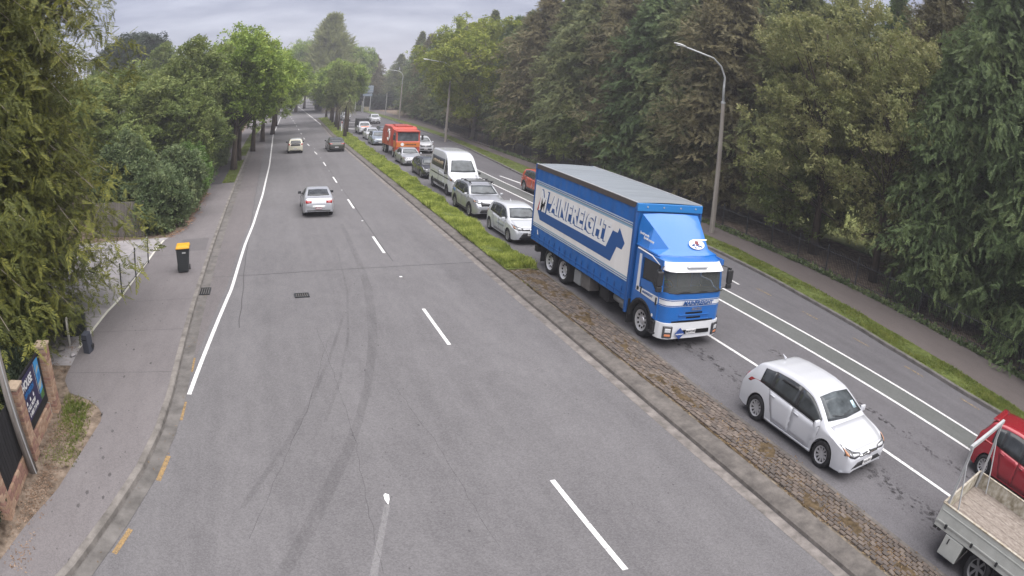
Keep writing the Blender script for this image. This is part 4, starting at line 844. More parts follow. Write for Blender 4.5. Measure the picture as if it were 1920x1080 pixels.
    if plate:
        for d, pz in (('F', iz[2]-.06 if iz[2] > .4 else .42), ('B', .52 if not sedan else .50)):
            if d == 'B' and not away: continue
            if d == 'F' and away: continue
            pm = S.patch('number_plate', d, [(-.18, pz-.06), (.18, pz-.06)], [(-.18, pz+.06), (.18, pz+.06)], plate_m, t, .022, 1, 2, smooth=False)
            for k in range(6):
                xx = -.132+k*.053
                S.patch('plate_character', d, [(xx-.018, pz-.035), (xx+.018, pz-.035)], [(xx-.018+.008*(k % 2), pz+.035), (xx+.018-.01*(k % 3), pz+.035)], INK if plate_m is PLATE else PLATE, pm, .0245, 1, 1, smooth=False)
    S.patch('bumper_trim', 'B', [(-hw*.72, .30), (hw*.72, .30)], [(-hw*.74, .40), (hw*.74, .40)], BLACKP, t, .006, 2, 8)
    if black_trim:
        for d in 'LR':
            for c in (0, S.wb):
                R = S.r*1.16; n = 14; an = np.linspace(.02, PI-.02, n)
                S.patch('wheel_arch_trim', d, [(c+R*1.0*math.cos(a), S.r*.98+R*1.01*math.sin(a)) for a in an], [(c+(R+.07)*math.cos(a), S.r*.98+(R+.07)*math.sin(a)) for a in an], BLACKP, t, .010, 2, n)
            S.patch('sill_trim', d, [(S.r*1.4, S.sill_()+.01), (S.wb-S.r*1.4, S.sill_()+.01)], [(S.r*1.4, S.sill_()+.13), (S.wb-S.r*1.4, S.sill_()+.13)], BLACKP, t, .012, 2, 8)
    for sx in (-1, 1):
        for yy in (0, S.wb): add_wheel(t, sx*(hw-.115), yy, S.r, .205, rim, spokes=spokes)
    return t
Shell.sill_ = lambda s: s._sill
_init = Shell.__init__
def _shell_init(s, *a, **k): s._sill = k.get('sill', .20); _init(s, *a, **k)
Shell.__init__ = _shell_init
HATCH_SIL = [(0, .52), (.008, .63), (.03, .71), (.08, .79), (.15, .87), (.20, .92), (.24, .965), (.31, 1.15), (.38, 1.32), (.43, 1.41), (.52, 1.465), (.62, 1.475), (.76, 1.45), (.86, 1.40), (.895, 1.355), (.925, 1.20), (.955, 1.05), (.975, 1.00), (.99, .92), (1, .72)]
HATCH_BELT = [(0, .48), (.03, .66), (.08, .74), (.15, .81), (.25, .87), (.5, .915), (.75, .965), (.9, .99), (.96, .95), (1, .66)]
def scaled(p, k, du=0): return [(a, b*k) for a, b in p]
SEDAN_SIL = [(0, .50), (.008, .62), (.03, .70), (.10, .78), (.20, .86), (.27, .93), (.34, 1.10), (.41, 1.29), (.46, 1.37), (.54, 1.405), (.64, 1.40), (.72, 1.34), (.78, 1.22), (.84, 1.07), (.88, 1.03), (.95, 1.01), (.985, .97), (1, .66)]
SEDAN_BELT = [(0, .46), (.03, .65), (.10, .72), (.2, .79), (.27, .85), (.5, .90), (.75, .95), (.88, .97), (.96, .94), (1, .60)]
SUV_SIL = [(0, .62), (.008, .80), (.03, .93), (.08, 1.02), (.18, 1.08), (.26, 1.14), (.33, 1.33), (.39, 1.50), (.44, 1.60), (.52, 1.66), (.66, 1.66), (.80, 1.62), (.89, 1.56), (.915, 1.48), (.945, 1.28), (.97, 1.15), (.988, 1.06), (1, .78)]
SUV_BELT = [(0, .56), (.03, .84), (.08, .94), (.26, 1.03), (.5, 1.07), (.75, 1.12), (.9, 1.16), (.96, 1.08), (1, .72)]
P_WHITE = mat('paint_white', (.49, .50, .53), .22, .5, coat=.6)
P_SILVER = mat('paint_silver', (.42, .43, .45), .28, .5, metal=.55, coat=.5)
P_SILVER2 = mat('paint_pale_silver', (.40, .41, .43), .28, .5, metal=.45, coat=.5)
P_GREY = mat('paint_grey_blue', (.27, .31, .36), .28, .5, metal=.5, coat=.5)
P_BLACK = mat('paint_black', (.020, .021, .023), .18, .5, coat=.7)
P_DARK = mat('paint_dark_bronze', (.045, .046, .036), .22, .5, metal=.3, coat=.6)
P_RED = mat('paint_dark_red', (.30, .018, .028), .22, .5, metal=.2, coat=.7)
P_ORANGE = mat('paint_orange_red', (.46, .075, .030), .24, .5, metal=.15, coat=.6)
P_CREAM = mat('paint_cream', (.55, .53, .42), .25, .5, coat=.5)
P_SUVW = mat('paint_grey_white', (.46, .475, .50), .25, .5, coat=.5)
# white hatchback in front of the truck
S = Shell(4.33, 1.76, 1.475, 2.6, .93, HATCH_SIL, HATCH_BELT, .325, nose=.74, tail=.88)
c1 = car('hatchback', 'white five door hatchback ahead of the blue truck', 11.39, 7.30, False, S, P_WHITE, mat('wheel_cover_silver', (.50, .50, .52), .35, .5, metal=.5), hl=(.42, .625, .94, .80), grille=(.42, .565, .61, CHROME), intake=(.84, .27, .46, .50), tl=(.62, .86, .94, 1.02))
S.patch('bumper_lip', 'F', [(-.80, .205), (0, .19), (.80, .205)], [(-.80, .262), (0, .25), (.80, .262)], P_WHITE, c1, .022, 2, 10)
for d in 'LR': S.patch('side_skirt', d, [(.40, .205), (2.2, .205)], [(.40, .262), (2.2, .262)], P_WHITE, c1, .012, 2, 8)
S.patch('rear_bumper_lip', 'B', [(-.7, .33), (.7, .33)], [(-.72, .42), (.72, .42)], P_WHITE, c1, .02, 2, 8)
q = MB(); q.tube([(0.0, 2.72, 1.455), (0, 2.86, 1.52)], [.03, .008], 6); q.build('antenna', P_WHITE, c1)
S.patch('rego_label', 'F', [(.44, 1.08), (.56, 1.08)], [(.43, 1.19), (.54, 1.19)], mat('label_blue_white', (.45, .60, .66), .4), c1, .012, 1, 2)
S.patch('sun_visor_strip', 'L', [(1.40, 1.27), (2.02, 1.27)], [(1.42, 1.33), (1.98, 1.32)], BLACKP, c1, .014, 1, 4)
# compact white hatch tucked behind the truck
S = Shell(3.94, 1.70, 1.50, 2.55, .78, scaled(HATCH_SIL, 1.02), scaled(HATCH_BELT, .99), .30)
c2 = car('hatchback', 'small silvery white hatchback close behind the blue truck', 11.56, 27.37, False, S, P_SUVW, RIM, hl=(.44, .70, .90, .86), grille=(.50, .64, .68, BLACKP), intake=(.70, .28, .56, .46))
q = MB(); q.tube([(0.0, 2.0, 1.49), (0, 2.12, 1.58)], [.03, .008], 6); q.build('antenna', P_SUVW, c2)
for k in range(7): S.patch('door_lettering', 'L', [(.52+k*.14, .56), (.60+k*.14, .56)], [(.50+k*.14, .66+.02*(k % 2)), (.585+k*.14, .66)], P_GREY, c2, .009, 1, 1)
# silver suv with roof bars
S = Shell(4.60, 1.86, 1.66, 2.69, .93, SUV_SIL, SUV_BELT, .355, sill=.26)
c3 = car('suv', 'silver suv with black roof bars and black wheel arches', 11.55, 32.93, False, S, P_SILVER, RIM, black_trim=True, hl=(.50, .88, .92, 1.02), grille=(.56, .70, .88, BLACKP), intake=(.66, .36, .54, .56), tl=(.6, .95, .94, 1.1))
for yy in (1.05, 1.95):
    q = MB(); q.box((0, yy, 1.735), (1.42, .07, .03)); q.box((-.60, yy, 1.68), (.06, .1, .11)); q.box((.60, yy, 1.68), (.06, .1, .11)); q.build('roof_bar', BLACKP, c3)
for sx in (-.62, .62): q = MB(); q.tube([(sx, .75, 1.65), (sx, 1.0, 1.70), (sx, 2.4, 1.69), (sx, 2.7, 1.62)], .022, 6); q.build('roof_rail', BLACKP, c3)
S.patch('blue_panel', 'L', [(2.75, .88), (3.25, .95)], [(2.75, 1.08), (3.15, 1.10)], mat('panel_blue', (.10, .19, .36), .35), c3, .012, 3, 4)
# white high roofed van
VAN_SIL = [(0, .72), (.006, .92), (.02, 1.08), (.06, 1.20), (.13, 1.33), (.155, 1.42), (.20, 1.74), (.25, 2.08), (.285, 2.28), (.33, 2.46), (.40, 2.58), (.5, 2.64), (.9, 2.64), (.97, 2.58), (.99, 2.45), (1, 2.2)]
VAN_BELT = [(0, .66), (.02, .95), (.13, 1.2), (.2, 1.30), (.5, 1.38), (1, 1.38)]
S = Shell(5.7, 2.06, 2.64, 3.6, .98, VAN_SIL, VAN_BELT, .345, sill=.30, tumble=.13, nose=.74, tail=.93, k=4, plan=[(0, .74), (.01, .82), (.03, .89), (.08, .96), (.15, 1), (.95, 1), (.985, .97), (1, .93)])
v1 = car('van', 'white high roofed van with a dark sign on its side', 12.22, 39.5, False, S, P_WHITE, RIM_D, doors=2, win=[(.205, .315)], ws=(.158, .272), rw=(.995, .998), hl=(.62, 1.00, .93, 1.16), grille=(.52, .74, .98, BLACKP), intake=(.80, .40, .62, .76), tl=(.80, 1.2, .93, 1.6), mirror_m=BLACKP, cat='van', spokes=6)
S.patch('side_panel_sign', 'L', [(1.05, 1.50), (4.15, 1.52)], [(1.05, 2.15), (4.15, 2.2)], mat('van_sign_black', (.022, .022, .03), .3), v1, .010, 3, 10)
for k in range(9):
    a = 1.35+k*.29; S.patch('sign_lettering', 'L', [(a, 1.74+.03*(k % 3)), (a+.17, 1.72)], [(a+.03, 1.95+.04*(k % 2)), (a+.2, 1.98-.05*(k % 3))], mat('sign_tan', (.42, .34, .22), .5), v1, .016, 2, 2)
S.patch('rub_strip', 'L', [(.45, .46), (3.2, .46)], [(.45, .68), (3.2, .68)], BLACKP, v1, .016, 2, 6); S.patch('rub_strip', 'L', [(-.3, 1.03), (4.3, 1.05)], [(-.3, 1.09), (4.3, 1.11)], BLACKP, v1, .012, 1, 8)
S.patch('front_bumper', 'F', [(-.80, .36), (.80, .36)], [(-.86, .72), (.86, .72)], BLACKP, v1, .014, 3, 12)
# black hatch, silver saloon
S = Shell(4.46, 1.75, 1.49, 2.70, .95, [(0, .50), (.008, .62), (.03, .71), (.1, .82), (.18, .92), (.22, .98), (.30, 1.18), (.38, 1.36), (.46, 1.46), (.54, 1.49), (.68, 1.44), (.82, 1.33), (.90, 1.22), (.955, 1.12), (.98, 1.02), (1, .70)], HATCH_BELT, .315)
car('hatchback', 'black liftback car following behind the white van', 12.22, 47.3, False, S, P_BLACK, RIM, hl=(.50, .66, .93, .90), ws=(.225, .43), rw=(.72, .9), lamps_on=True)
S = Shell(4.45, 1.74, 1.44, 2.6, .90, SEDAN_SIL, SEDAN_BELT, .31)
car('saloon_car', 'silver saloon car with an amber lamp in front of the orange rubbish truck', 12.28, 54.9, False, S, P_SILVER2, RIM, hl=(.50, .64, .92, .78), ws=(.272, .44), rw=(.73, .85), win=[(.325, .51), (.53, .70)], sedan=True)
# cars further back in the queue
S = Shell(4.3, 1.76, 1.55, 2.6, .9, scaled(HATCH_SIL, 1.05), scaled(HATCH_BELT, 1.03), .31)
car('hatchback', 'pale blue silver hatchback behind the orange rubbish truck', 12.62, 74.0, False, S, P_GREY, RIM)
S = Shell(4.3, 1.74, 1.5, 2.6, .9, HATCH_SIL, HATCH_BELT, .31)
car('hatchback', 'white hatchback half hidden behind the pale blue one', 13.0, 81.5, False, S, P_WHITE, RIM)
S = Shell(4.5, 1.84, 1.66, 2.66, .9, SUV_SIL, SUV_BELT, .35, sill=.26)
car('suv', 'greyish white suv beside the orange rubbish truck', 15.78, 65.0, False, S, P_SUVW, RIM_D, hl=(.5, .90, .93, 1.02), grille=(.6, .66, .88, BLACKP), intake=(.8, .30, .55, .66))
S = Shell(4.3, 1.78, 1.55, 2.6, .9, scaled(HATCH_SIL, 1.05), scaled(HATCH_BELT, 1.03), .31)
car('hatchback', 'dark grey car showing above the orange rubbish truck', 14.9, 83.0, False, S, P_BLACK, RIM_D)
car('suv', 'white car passing behind the median tree trunks', 14.8, 128.5, False, Shell(4.5, 1.84, 1.66, 2.66, .9, SUV_SIL, SUV_BELT, .35, sill=.26), P_WHITE, RIM_D)
car('suv', 'white car parked far beyond the bend under the branches', 15.9, 229, False, Shell(4.5, 1.84, 1.66, 2.66, .9, SUV_SIL, SUV_BELT, .35, sill=.26), P_WHITE, RIM_D)
# orange suv in the turning lane, red hatch at the bottom right
S = Shell(4.30, 1.80, 1.60, 2.64, .86, scaled(SUV_SIL, .965), scaled(SUV_BELT, .965), .345, sill=.25)
car('suv', 'orange red suv in the turning lane behind the truck box', 18.06, 38.9, False, S, P_ORANGE, RIM, black_trim=True, tl=(.55, .92, .94, 1.12))
S = Shell(4.0, 1.70, 1.53, 2.50, .82, scaled(HATCH_SIL, 1.04), scaled(HATCH_BELT, 1.0), .305)
rc = car('hatchback', 'dark red hatchback alongside the flatbed truck', 15.68, 1.42, False, S, P_RED, RIM, tl=(.62, .90, .95, 1.08))
q = MB(); q.box((0, 2.72, 1.475), (1.10, .26, .05), rx=-.12, taper=(.96, .7)); q.build('spoiler', P_RED, rc, bevel=.012)
q = MB(); q.tube([(0, 2.45, 1.56), (0, 2.62, 1.75)], [.015, .006], 5); q.build('antenna', BLACKP, rc)
# cars driving away
S = Shell(4.35, 1.73, 1.36, 2.57, .95, [(0, .46), (.008, .56), (.03, .64), (.1, .72), (.2, .80), (.29, .87), (.36, 1.04), (.43, 1.22), (.49, 1.31), (.56, 1.345), (.64, 1.33), (.72, 1.26), (.80, 1.13), (.87, 1.02), (.93, .98), (.955, 1.02), (.985, .98), (1, .60)], [(0, .42), (.03, .6), (.1, .66), (.29, .79), (.5, .84), (.75, .90), (.88, .93), (.96, .92), (1, .55)], .305)
cp = car('coupe', 'silver coupe with red tail lights driving away', 2.66, 34.25, True, S, P_SILVER2, RIM, doors=2, sedan=True, ws=(.295, .47), rw=(.66, .86), win=[(.35, .57), (.59, .72)], tl=(.46, .74, .92, .90), mirror_m=BLACKP, plate_m=mat('plate_dark', (.20, .05, .07), .4))
S.patch('plate_surround', 'B', [(-.34, .50), (.34, .50)], [(-.34, .64), (.34, .64)], PLATE, cp, .012, 1, 3)
S = Shell(4.0, 1.70, 1.52, 2.5, .8, scaled(HATCH_SIL, 1.03), scaled(HATCH_BELT, 1.03), .30)
cr_ = car('hatchback', 'cream hatchback with a white roof driving away in the outer lane', 2.47, 67.4, True, S, P_CREAM, RIM_D, rw=(.90, .975), tl=(.70, .85, .95, 1.05), mirror_m=BLACKP)
S.patch('roof_panel', 'T', [(-.60, .95), (-.60, 2.6)], [(.60, .95), (.60, 2.6)], P_WHITE, cr_, .012, 6, 8); S.patch('tailgate_panel', 'B', [(-.72, .80), (.72, .80)], [(-.72, 1.02), (.72, 1.02)], BLACKP, cr_, .009, 2, 6)
S = Shell(4.75, 1.83, 1.45, 2.8, .93, SEDAN_SIL, SEDAN_BELT, .325)
car('saloon_car', 'dark bronze saloon car driving away beside the median', 6.95, 67.9, True, S, P_DARK, RIM, sedan=True, ws=(.272, .44), rw=(.73, .85), win=[(.325, .51), (.53, .72)], tl=(.50, .80, .93, .92))
# utes
UTE_SIL = [(0, .70), (.008, .88), (.03, .98), (.08, 1.05), (.20, 1.12), (.245, 1.17), (.30, 1.40), (.345, 1.60), (.39, 1.72), (.46, 1.78), (.56, 1.77), (.61, 1.70), (.63, 1.45), (.645, 1.12), (.66, 1.10), (1, 1.10)]
UTE_BELT = [(0, .62), (.03, .90), (.08, .97), (.245, 1.06), (.6, 1.10), (.66, 1.02), (1, 1.02)]
def ute(label, x, y, paint):
    S = Shell(5.25, 1.86, 1.78, 3.1, .95, UTE_SIL, UTE_BELT, .38, sill=.36, k=3, nose=.76, tail=.95)
    return car('ute', label, x, y, False, S, paint, RIM_D, ws=(.248, .37), rw=(.60, .628), win=[(.30, .44), (.455, .585)], doors=2, hl=(.56, .90, .93, 1.0), grille=(.52, .70, .92, BLACKP), intake=(.74, .40, .58, .66), tl=(.82, .8, .95, 1.0), cat='ute'), S
u1, S = ute('white ute with orange bonnet stickers and a dark canopy', 13.35, 91.0, P_WHITE)
q = MB(); q.box((0, 3.35, 1.50), (1.95, 2.1, 1.25), taper=(.94, .97)); q.build('canopy', BLACKP, u1, bevel=.05)
S.patch('bonnet_sticker', 'T', [(-.55, -.35), (-.62, .2)], [(.55, -.35), (.62, .2)], mat('sticker_orange', (.70, .16, .05), .4), u1, .014, 3, 4)
u2, S = ute('white ute far back in the nearside lane', 18.95, 116.9, P_WHITE)
# ------------------------------------------------------------------ the blue curtain sided truck (front bumper at y = 0, box behind)
BLUE = mat('truck_blue', (.012, .125, .42), .30, .5, coat=.4, var=.10, scale=1.2)
BLUE_D = mat('curtain_blue', (.012, .115, .385), .48, .35, var=.14, scale=1.5)
BLUE_L = mat('logo_blue', (.018, .085, .27), .5, .3)
CURT = mat('curtain_grey_white', (.74, .72, .70), .55, .3, var=.08, scale=1.0, stretch=(1, 2.5, .3))
TW = mat('truck_white', (.66, .67, .69), .35, .5, var=.06, scale=2)
LOGO_W = mat('logo_white', (.78, .78, .78), .5, .3)
LOGO_R = mat('logo_red', (.45, .03, .03), .5, .3)
RAILB = mat('roof_rail_brown', (.075, .062, .058), .5, .4)
ROOFG = mat('truck_roof_grey', (.20, .222, .245), .4, .45, var=.10, scale=.9, stretch=(.4, 3, 1))
TX, TY = 11.69, 14.45
tr = thing('box_truck', 'blue curtain sided truck with a white lettered panel waiting in the queue', 'truck', (TX, TY, 0)); 
tilt = -.013; tr.rotation_euler = (0, 0, 0)
def tz(y): return .013*(y-5.2)               # slight nose-down stance, baked into the heights
def TB(name, m, fn, parent=tr, **k):
    mb = MB(); fn(mb); mb.v = [(x, y, z+tz(y)) for x, y, z in mb.v]; return mb.build(name, m, parent, **k)
W2 = 1.25; Y0, Y1, ZB, ZR = 2.0, 9.6, .98, 3.93
# box: bulkhead, curtains, roof, rails, rear
TB('roof', ROOFG, lambda m: m.grid([[(x, y, ZR + .03*math.cos(x/W2*PI/2) + (.012 if i % 2 else 0)) for i, y in enumerate(np.linspace(Y0, Y1, 27))] for x in np.linspace(-W2+.02, W2-.02, 7)][::-1]))
for sx in (-1, 1):
    TB('roof_rail', RAILB, lambda m: m.box((sx*(W2-.01), (Y0+Y1)/2, ZR-.085), (.05, Y1-Y0-.1, .17)), bevel=.01)
    TB('roof_rail_lip', GALV, lambda m: m.box((sx*(W2-.015), (Y0+Y1)/2, ZR+.012), (.06, Y1-Y0, .022)))
def curtain(m, sx):
    G = []
    for i, y in enumerate(np.linspace(Y0+.07, Y1-.05, 90)):
        w_ = sx*(W2-.012 + .010*math.sin(i*1.05) + .004*math.sin(i*2.7)); G.append([(w_, y, ZB+(ZR-.16-ZB)*j/8 ) for j in range(9)])
    m.grid(G if sx > 0 else G[::-1])
for sx in (-1, 1): TB('curtain', BLUE_D, lambda m: curtain(m, sx), smooth=True)
TB('bulkhead', BLUE, lambda m: m.box((0, Y0+.04, (ZB+ZR)/2-.1), (2*W2-.02, .07, ZR-ZB+.2)))
TB('front_header', mat('header_blue', (.02, .19, .50), .3, .5, coat=.4), lambda m: m.box((0, Y0-.03, ZR-.12), (2*W2, .08, .24)), bevel=.012)
for sx in (-.9, -.3, .35, .95): TB('bolt', GALV, lambda m: m.lathe([(.001, -.02), (.028, -.02), (.028, .0)], 8, 'y', (sx, Y0-.07, ZR-.1)))
for sx in (-1, 1):
    TB('corner_post', BLUE_L, lambda m: m.box((sx*(W2-.03), Y0+.03, (ZB+ZR)/2-.28), (.10, .13, ZR-ZB+.30)), bevel=.015)
    TB('rear_post', BLUE_L, lambda m: m.box((sx*(W2-.03), Y1-.03, (ZB+ZR)/2), (.10, .12, ZR-ZB+.02)), bevel=.015)
TB('rear_door', BLUE, lambda m: m.box((0, Y1-.02, (ZB+ZR)/2), (2*W2-.16, .06, ZR-ZB-.1)))
TB('deck', STEEL_D, lambda m: m.box((0, (Y0+Y1)/2, ZB-.06), (2*W2-.1, Y1-Y0, .12)))
for sx in (-1, 1): TB('side_rail', BLUE_D, lambda m: m.box((sx*(W2-.02), (Y0+Y1)/2, ZB-.03), (.05, Y1-Y0, .10)))
# white field, stripes and lettering on the curtains (both sides)
def sidepoly(name, m, pts, off, parent=tr, sx=-1, th=.003):
    def f(mb):
        x = sx*(W2+.004+off); n = len(pts)
        mb.add([(x, y, z) for y, z in pts] + [(x-sx*th, y, z) for y, z in pts], [tuple(range(n)) if sx < 0 else tuple(range(n-1, -1, -1))] + [(i, n+i, n+(i+1) % n, (i+1) % n) for i in range(n)])
    return TB(name, m, f, parent)
for sx in (-1, 1):
    sidepoly('white_field', CURT, [(Y1-.10, 3.23), (Y1-.10, 1.55), (Y0+.10, 1.55), (Y0+.10, 3.23)], .004, sx=sx)
    for z in (3.285, 1.50): sidepoly('pin_stripe', mat('stripe_pale_blue', (.42, .52, .62), .5), [(Y1-.09, z+.02), (Y1-.09, z-.02), (Y0+.09, z-.02), (Y0+.09, z+.02)], .006, sx=sx)
    for z, c in ((3.14, .40), (3.19, .26), (1.60, .36)): sidepoly('fade_stripe', mat('fade_%d' % int(c*100), (c*.62, c*.98, c*1.3), .5), [(Y1-.10, z+.025), (Y1-.10, z-.025), (Y0+.10, z-.025), (Y0+.10, z+.025)], .005, sx=sx)
blue = [(9.18, 2.16), (8.89, 1.82), (3.23, 1.80), (2.92, 2.34), (2.60, 2.34), (2.46, 2.57), (2.84, 2.96), (2.93, 2.78), (3.24, 2.75)]
sidepoly('arrow', BLUE_L, [(9.18, 2.16), (8.89, 1.82), (3.23, 1.80), (2.92, 2.34), (2.60, 2.34), (2.46, 2.57), (2.84, 2.96), (2.93, 2.78), (3.30, 2.78), (3.62, 2.20), (8.55, 2.18)], .008)
sidepoly('underline', LOGO_W, [(8.62, 2.32), (8.52, 2.17), (3.60, 2.17), (3.20, 2.86), (3.50, 2.88), (3.78, 2.34)], .010)
sidepoly('letter_shadow', BLUE_L, [(8.36, 2.60), (8.22, 2.30), (3.78, 2.33), (3.60, 2.62), (3.72, 2.70), (8.05, 2.62)], .009)
sidepoly('letter_stem', LOGO_R, [(8.82, 2.98), (8.76, 2.93), (9.10, 2.14), (9.19, 2.15)], .014)
for dz, dy, m, xo, nm in ((-.04, .0, BLUE_L, .0135, 'lettering_shadow'), (0, 0, LOGO_W, .0175, 'lettering')):
    lettering('M', 1.12 if dz == 0 else 1.22, m, frame((-(W2+xo), 8.74+dy-(.045 if dz else 0), 2.545+dz*.6+tz(8.7)), (0, -1, -.013), (0, 0, 1)), tr, nm, shear=.30, bold=.028 if dz == 0 else .055, extrude=.001, sx=.80)
ltr = frame((-(W2+.022), 5.95, 2.63), (0, -1, .0), (0, 0, 1))
for dz, dy, m, xo, nm in ((-.035, .075, BLUE_L, .016, 'lettering_shadow'), (0, 0, LOGO_W, .021, 'lettering')):
    o = lettering('AINFREIGHT', .90, m, frame((-(W2+xo), 5.72+dy, 2.625+dz+tz(5.72)), (0, -1, -.013), (0, 0, 1)), tr, nm, shear=.22, bold=.036, spacing=1.05, extrude=.001, sx=.865)
sidepoly('decal', LOGO_W, [(9.06, 1.40), (9.0, 1.22), (8.9, 1.22), (8.98, 1.36)], .006)
for sx in (-1, 1):
    for i in range(16):
        y = Y0+.35+i*.46; TB('buckle_strap', BLUE_L, lambda m: (m.box((sx*(W2+.006), y, ZB+.12), (.012, .045, .34)), m.box((sx*(W2+.016), y, ZB+.20), (.02, .06, .06))))
    for z in (ZB+.10,): TB('curtain_pole', BLUE_D, lambda m: m.box((sx*(W2+.004), (Y0+Y1)/2, z), (.018, Y1-Y0-.1, .03)))
for y in (9.3, 9.05): TB('tail_lamp', LENS_R, lambda m: m.box((-.9, y+.33, .82), (.35, .06, .14)))
# chassis and underbody gear
CH = mat('chassis_black', (.02, .02, .022), .7, .3)
for sx in (-.42, .42): TB('chassis_rail', CH, lambda m: m.box((sx, 5.2, .74), (.09, 8.4, .26)))
TB('under_tank', mat('tank_grey', (.30, .31, .32), .5, .5, metal=.3), lambda m: m.box((-.92, 5.55, .55), (.45, .50, .50)), bevel=.03)
TB('tool_box', CONC_D, lambda m: m.box((-.98, 4.85, .62), (.40, .62, .52)), bevel=.02)
TB('air_tank', mat('tank_grey', (.3, .3, .3)), lambda m: m.lathe([(.001, 2.25), (.14, 2.28), (.14, 3.0), (.001, 3.03)], 12, 'y', (-.98, 0, .70)), smooth=True)
TB('air_tank', mat('tank_grey', (.3, .3, .3)), lambda m: m.lathe([(.001, 2.35), (.13, 2.38), (.13, 2.8), (.001, 2.83)], 12, 'y', (-.86, 0, .52)), smooth=True)
TB('battery_box', CH, lambda m: m.box((-.9, 3.55, .62), (.5, .6, .42)), bevel=.03)
for y in (6.02, 8.55): TB('mud_flap', CH, lambda m: m.box((-.98, y+.02, .60), (.5, .02, .72)))
TB('rear_lamp_box', CH, lambda m: m.box((-.95, 9.15, .62), (.5, .25, .26)), bevel=.02)
RIMT = mat('truck_rim', (.62, .62, .64), .32, .5, metal=.5)
for y in (6.6, 7.8):
    for sx in (-1, 1): add_wheel(tr, sx*(W2-.30), y, .50, .50, RIMT, disc=True)
    TB('axle', CH, lambda m: m.box((0, y, .50), (1.6, .14, .14)))
for sx in (-1, 1): add_wheel(tr, sx*(1.12-.15), 1.25, .50, .30, RIMT, disc=True)
# ---- cab: hollow shell of panels so that the driver shows through the glass
H2 = 1.14
def cabface(m, pts, th=.04, d=(0, 1, 0)):
    n = len(pts); m.add(list(pts) + [(p[0]+d[0]*th, p[1]+d[1]*th, p[2]+d[2]*th) for p in pts], [tuple(range(n)), tuple(range(2*n-1, n-1, -1))] + [(i, n+i, n+(i+1) % n, (i+1) % n) for i in range(n)])
Rr = .22
def front(z, inset=0):        # horizontal outline of the cab nose at height z
    back = .08 + max(0, z-1.7)*.16
    xs = [-H2, -H2+.05, -H2+.14, -H2+.30, 0, H2-.30, H2-.14, H2-.05, H2]; ys = [.40, .22, .10, .03, 0, .03, .10, .22, .40]
    return [(x, y+back, z) for x, y in zip(xs, ys)]
TB('front_panel', BLUE, lambda m: m.grid([front(z) for z in (.86, 1.05, 1.30, 1.34)]), smooth=True)
TB('front_panel', BLUE, lambda m: m.grid([front(z) for z in (1.55, 1.60, 1.66, 1.745)]), smooth=True)
TB('white_band', TW, lambda m: m.grid([front(z) for z in (1.34, 1.45, 1.55)]), smooth=True)
for z in (1.365, 1.525): TB('band_line', BLUE_L, lambda m: m.grid([[(x*1.002, y-.004, zz) for x, y, zz in front(z+e)] for e in (-.012, .012)]))
o = lettering('MAINFREIGHT', .165, BLUE_L, frame((.08, .055, 1.445+tz(0)), (1, 0, 0), (0, .0, 1)), tr, 'lettering', shear=.3, bold=.006, spacing=1.08, extrude=.004, sx=1.0)
o = lettering('ISUZU', .11, CHROME, frame((.05, .055, 1.265+tz(0)), (1, 0, 0), (0, .0, 1)), tr, 'badge', bold=.005, extrude=.006, spacing=1.3)
for k, z in enumerate((1.14, 1.00)):
    TB('grille_slot', DARKGAP, lambda m: m.grid([[(x*(.66-.04*k), y-.006, zz) for x, y, zz in front(z+e)] for e in (-.028, .028)]))
    TB('grille_bar', BLUE, lambda m: m.box((0, .065, z-.05), (1.15, .04, .028)), bevel=.008)
TB('lower_slot', DARKGAP, lambda m: m.grid([[(x*.93, y-.006, zz) for x, y, zz in front(z)] for z in (.86, .91)]))
# bumper
def bump(z, gr=0): return [(x*1.015, y-.04-gr, z) for x, y, _ in [(a, b-.08+.08, c) for a, b, c in front(.9)]]
TB('bumper', TW, lambda m: (m.grid([bump(z) for z in (.38, .42, .80, .85)]), m.grid([bump(.85), [(x*.96, y+.10, z) for x, y, z in bump(.86)]])), smooth=False)
TB('bumper_slot', DARKGAP, lambda m: m.box((.12, .025, .58), (1.02, .03, .12)))
TB('number_plate', PLATE, lambda m: m.box((-.08, .0, .60), (.36, .02, .125)))
lettering('MAF245', .105, INK, frame((-.08, -.0125, .60+tz(0)), (1, 0, 0), (0, 0, 1)), tr, 'plate_character', bold=.003)
d = TB('placard', mat('placard_blue', (.03, .07, .24), .4), lambda m: m.box((-.50, -.012, .56), (.25, .012, .25), ry=PI/4))
lettering('MAINFREIGHT', .045, LOGO_W, frame((-.50, -.020, .54+tz(0)), (1, 0, 0), (0, 0, 1)), tr, 'placard_lettering', bold=.001)
for sx in (-1, 1):
    TB('headlight', mat('headlight_housing', (.05, .05, .055)), lambda m: m.box((sx*.90, .085, .60), (.30, .07, .36), rz=sx*.42), bevel=.02)
    TB('headlight_lens', LENS, lambda m: m.box((sx*.905, .062, .655), (.19, .04, .13), rz=sx*.42), bevel=.03)
    TB('indicator', mat('indicator_amber', (.60, .22, .10), .2), lambda m: m.box((sx*.905, .062, .51), (.19, .035, .075), rz=sx*.42), bevel=.015)
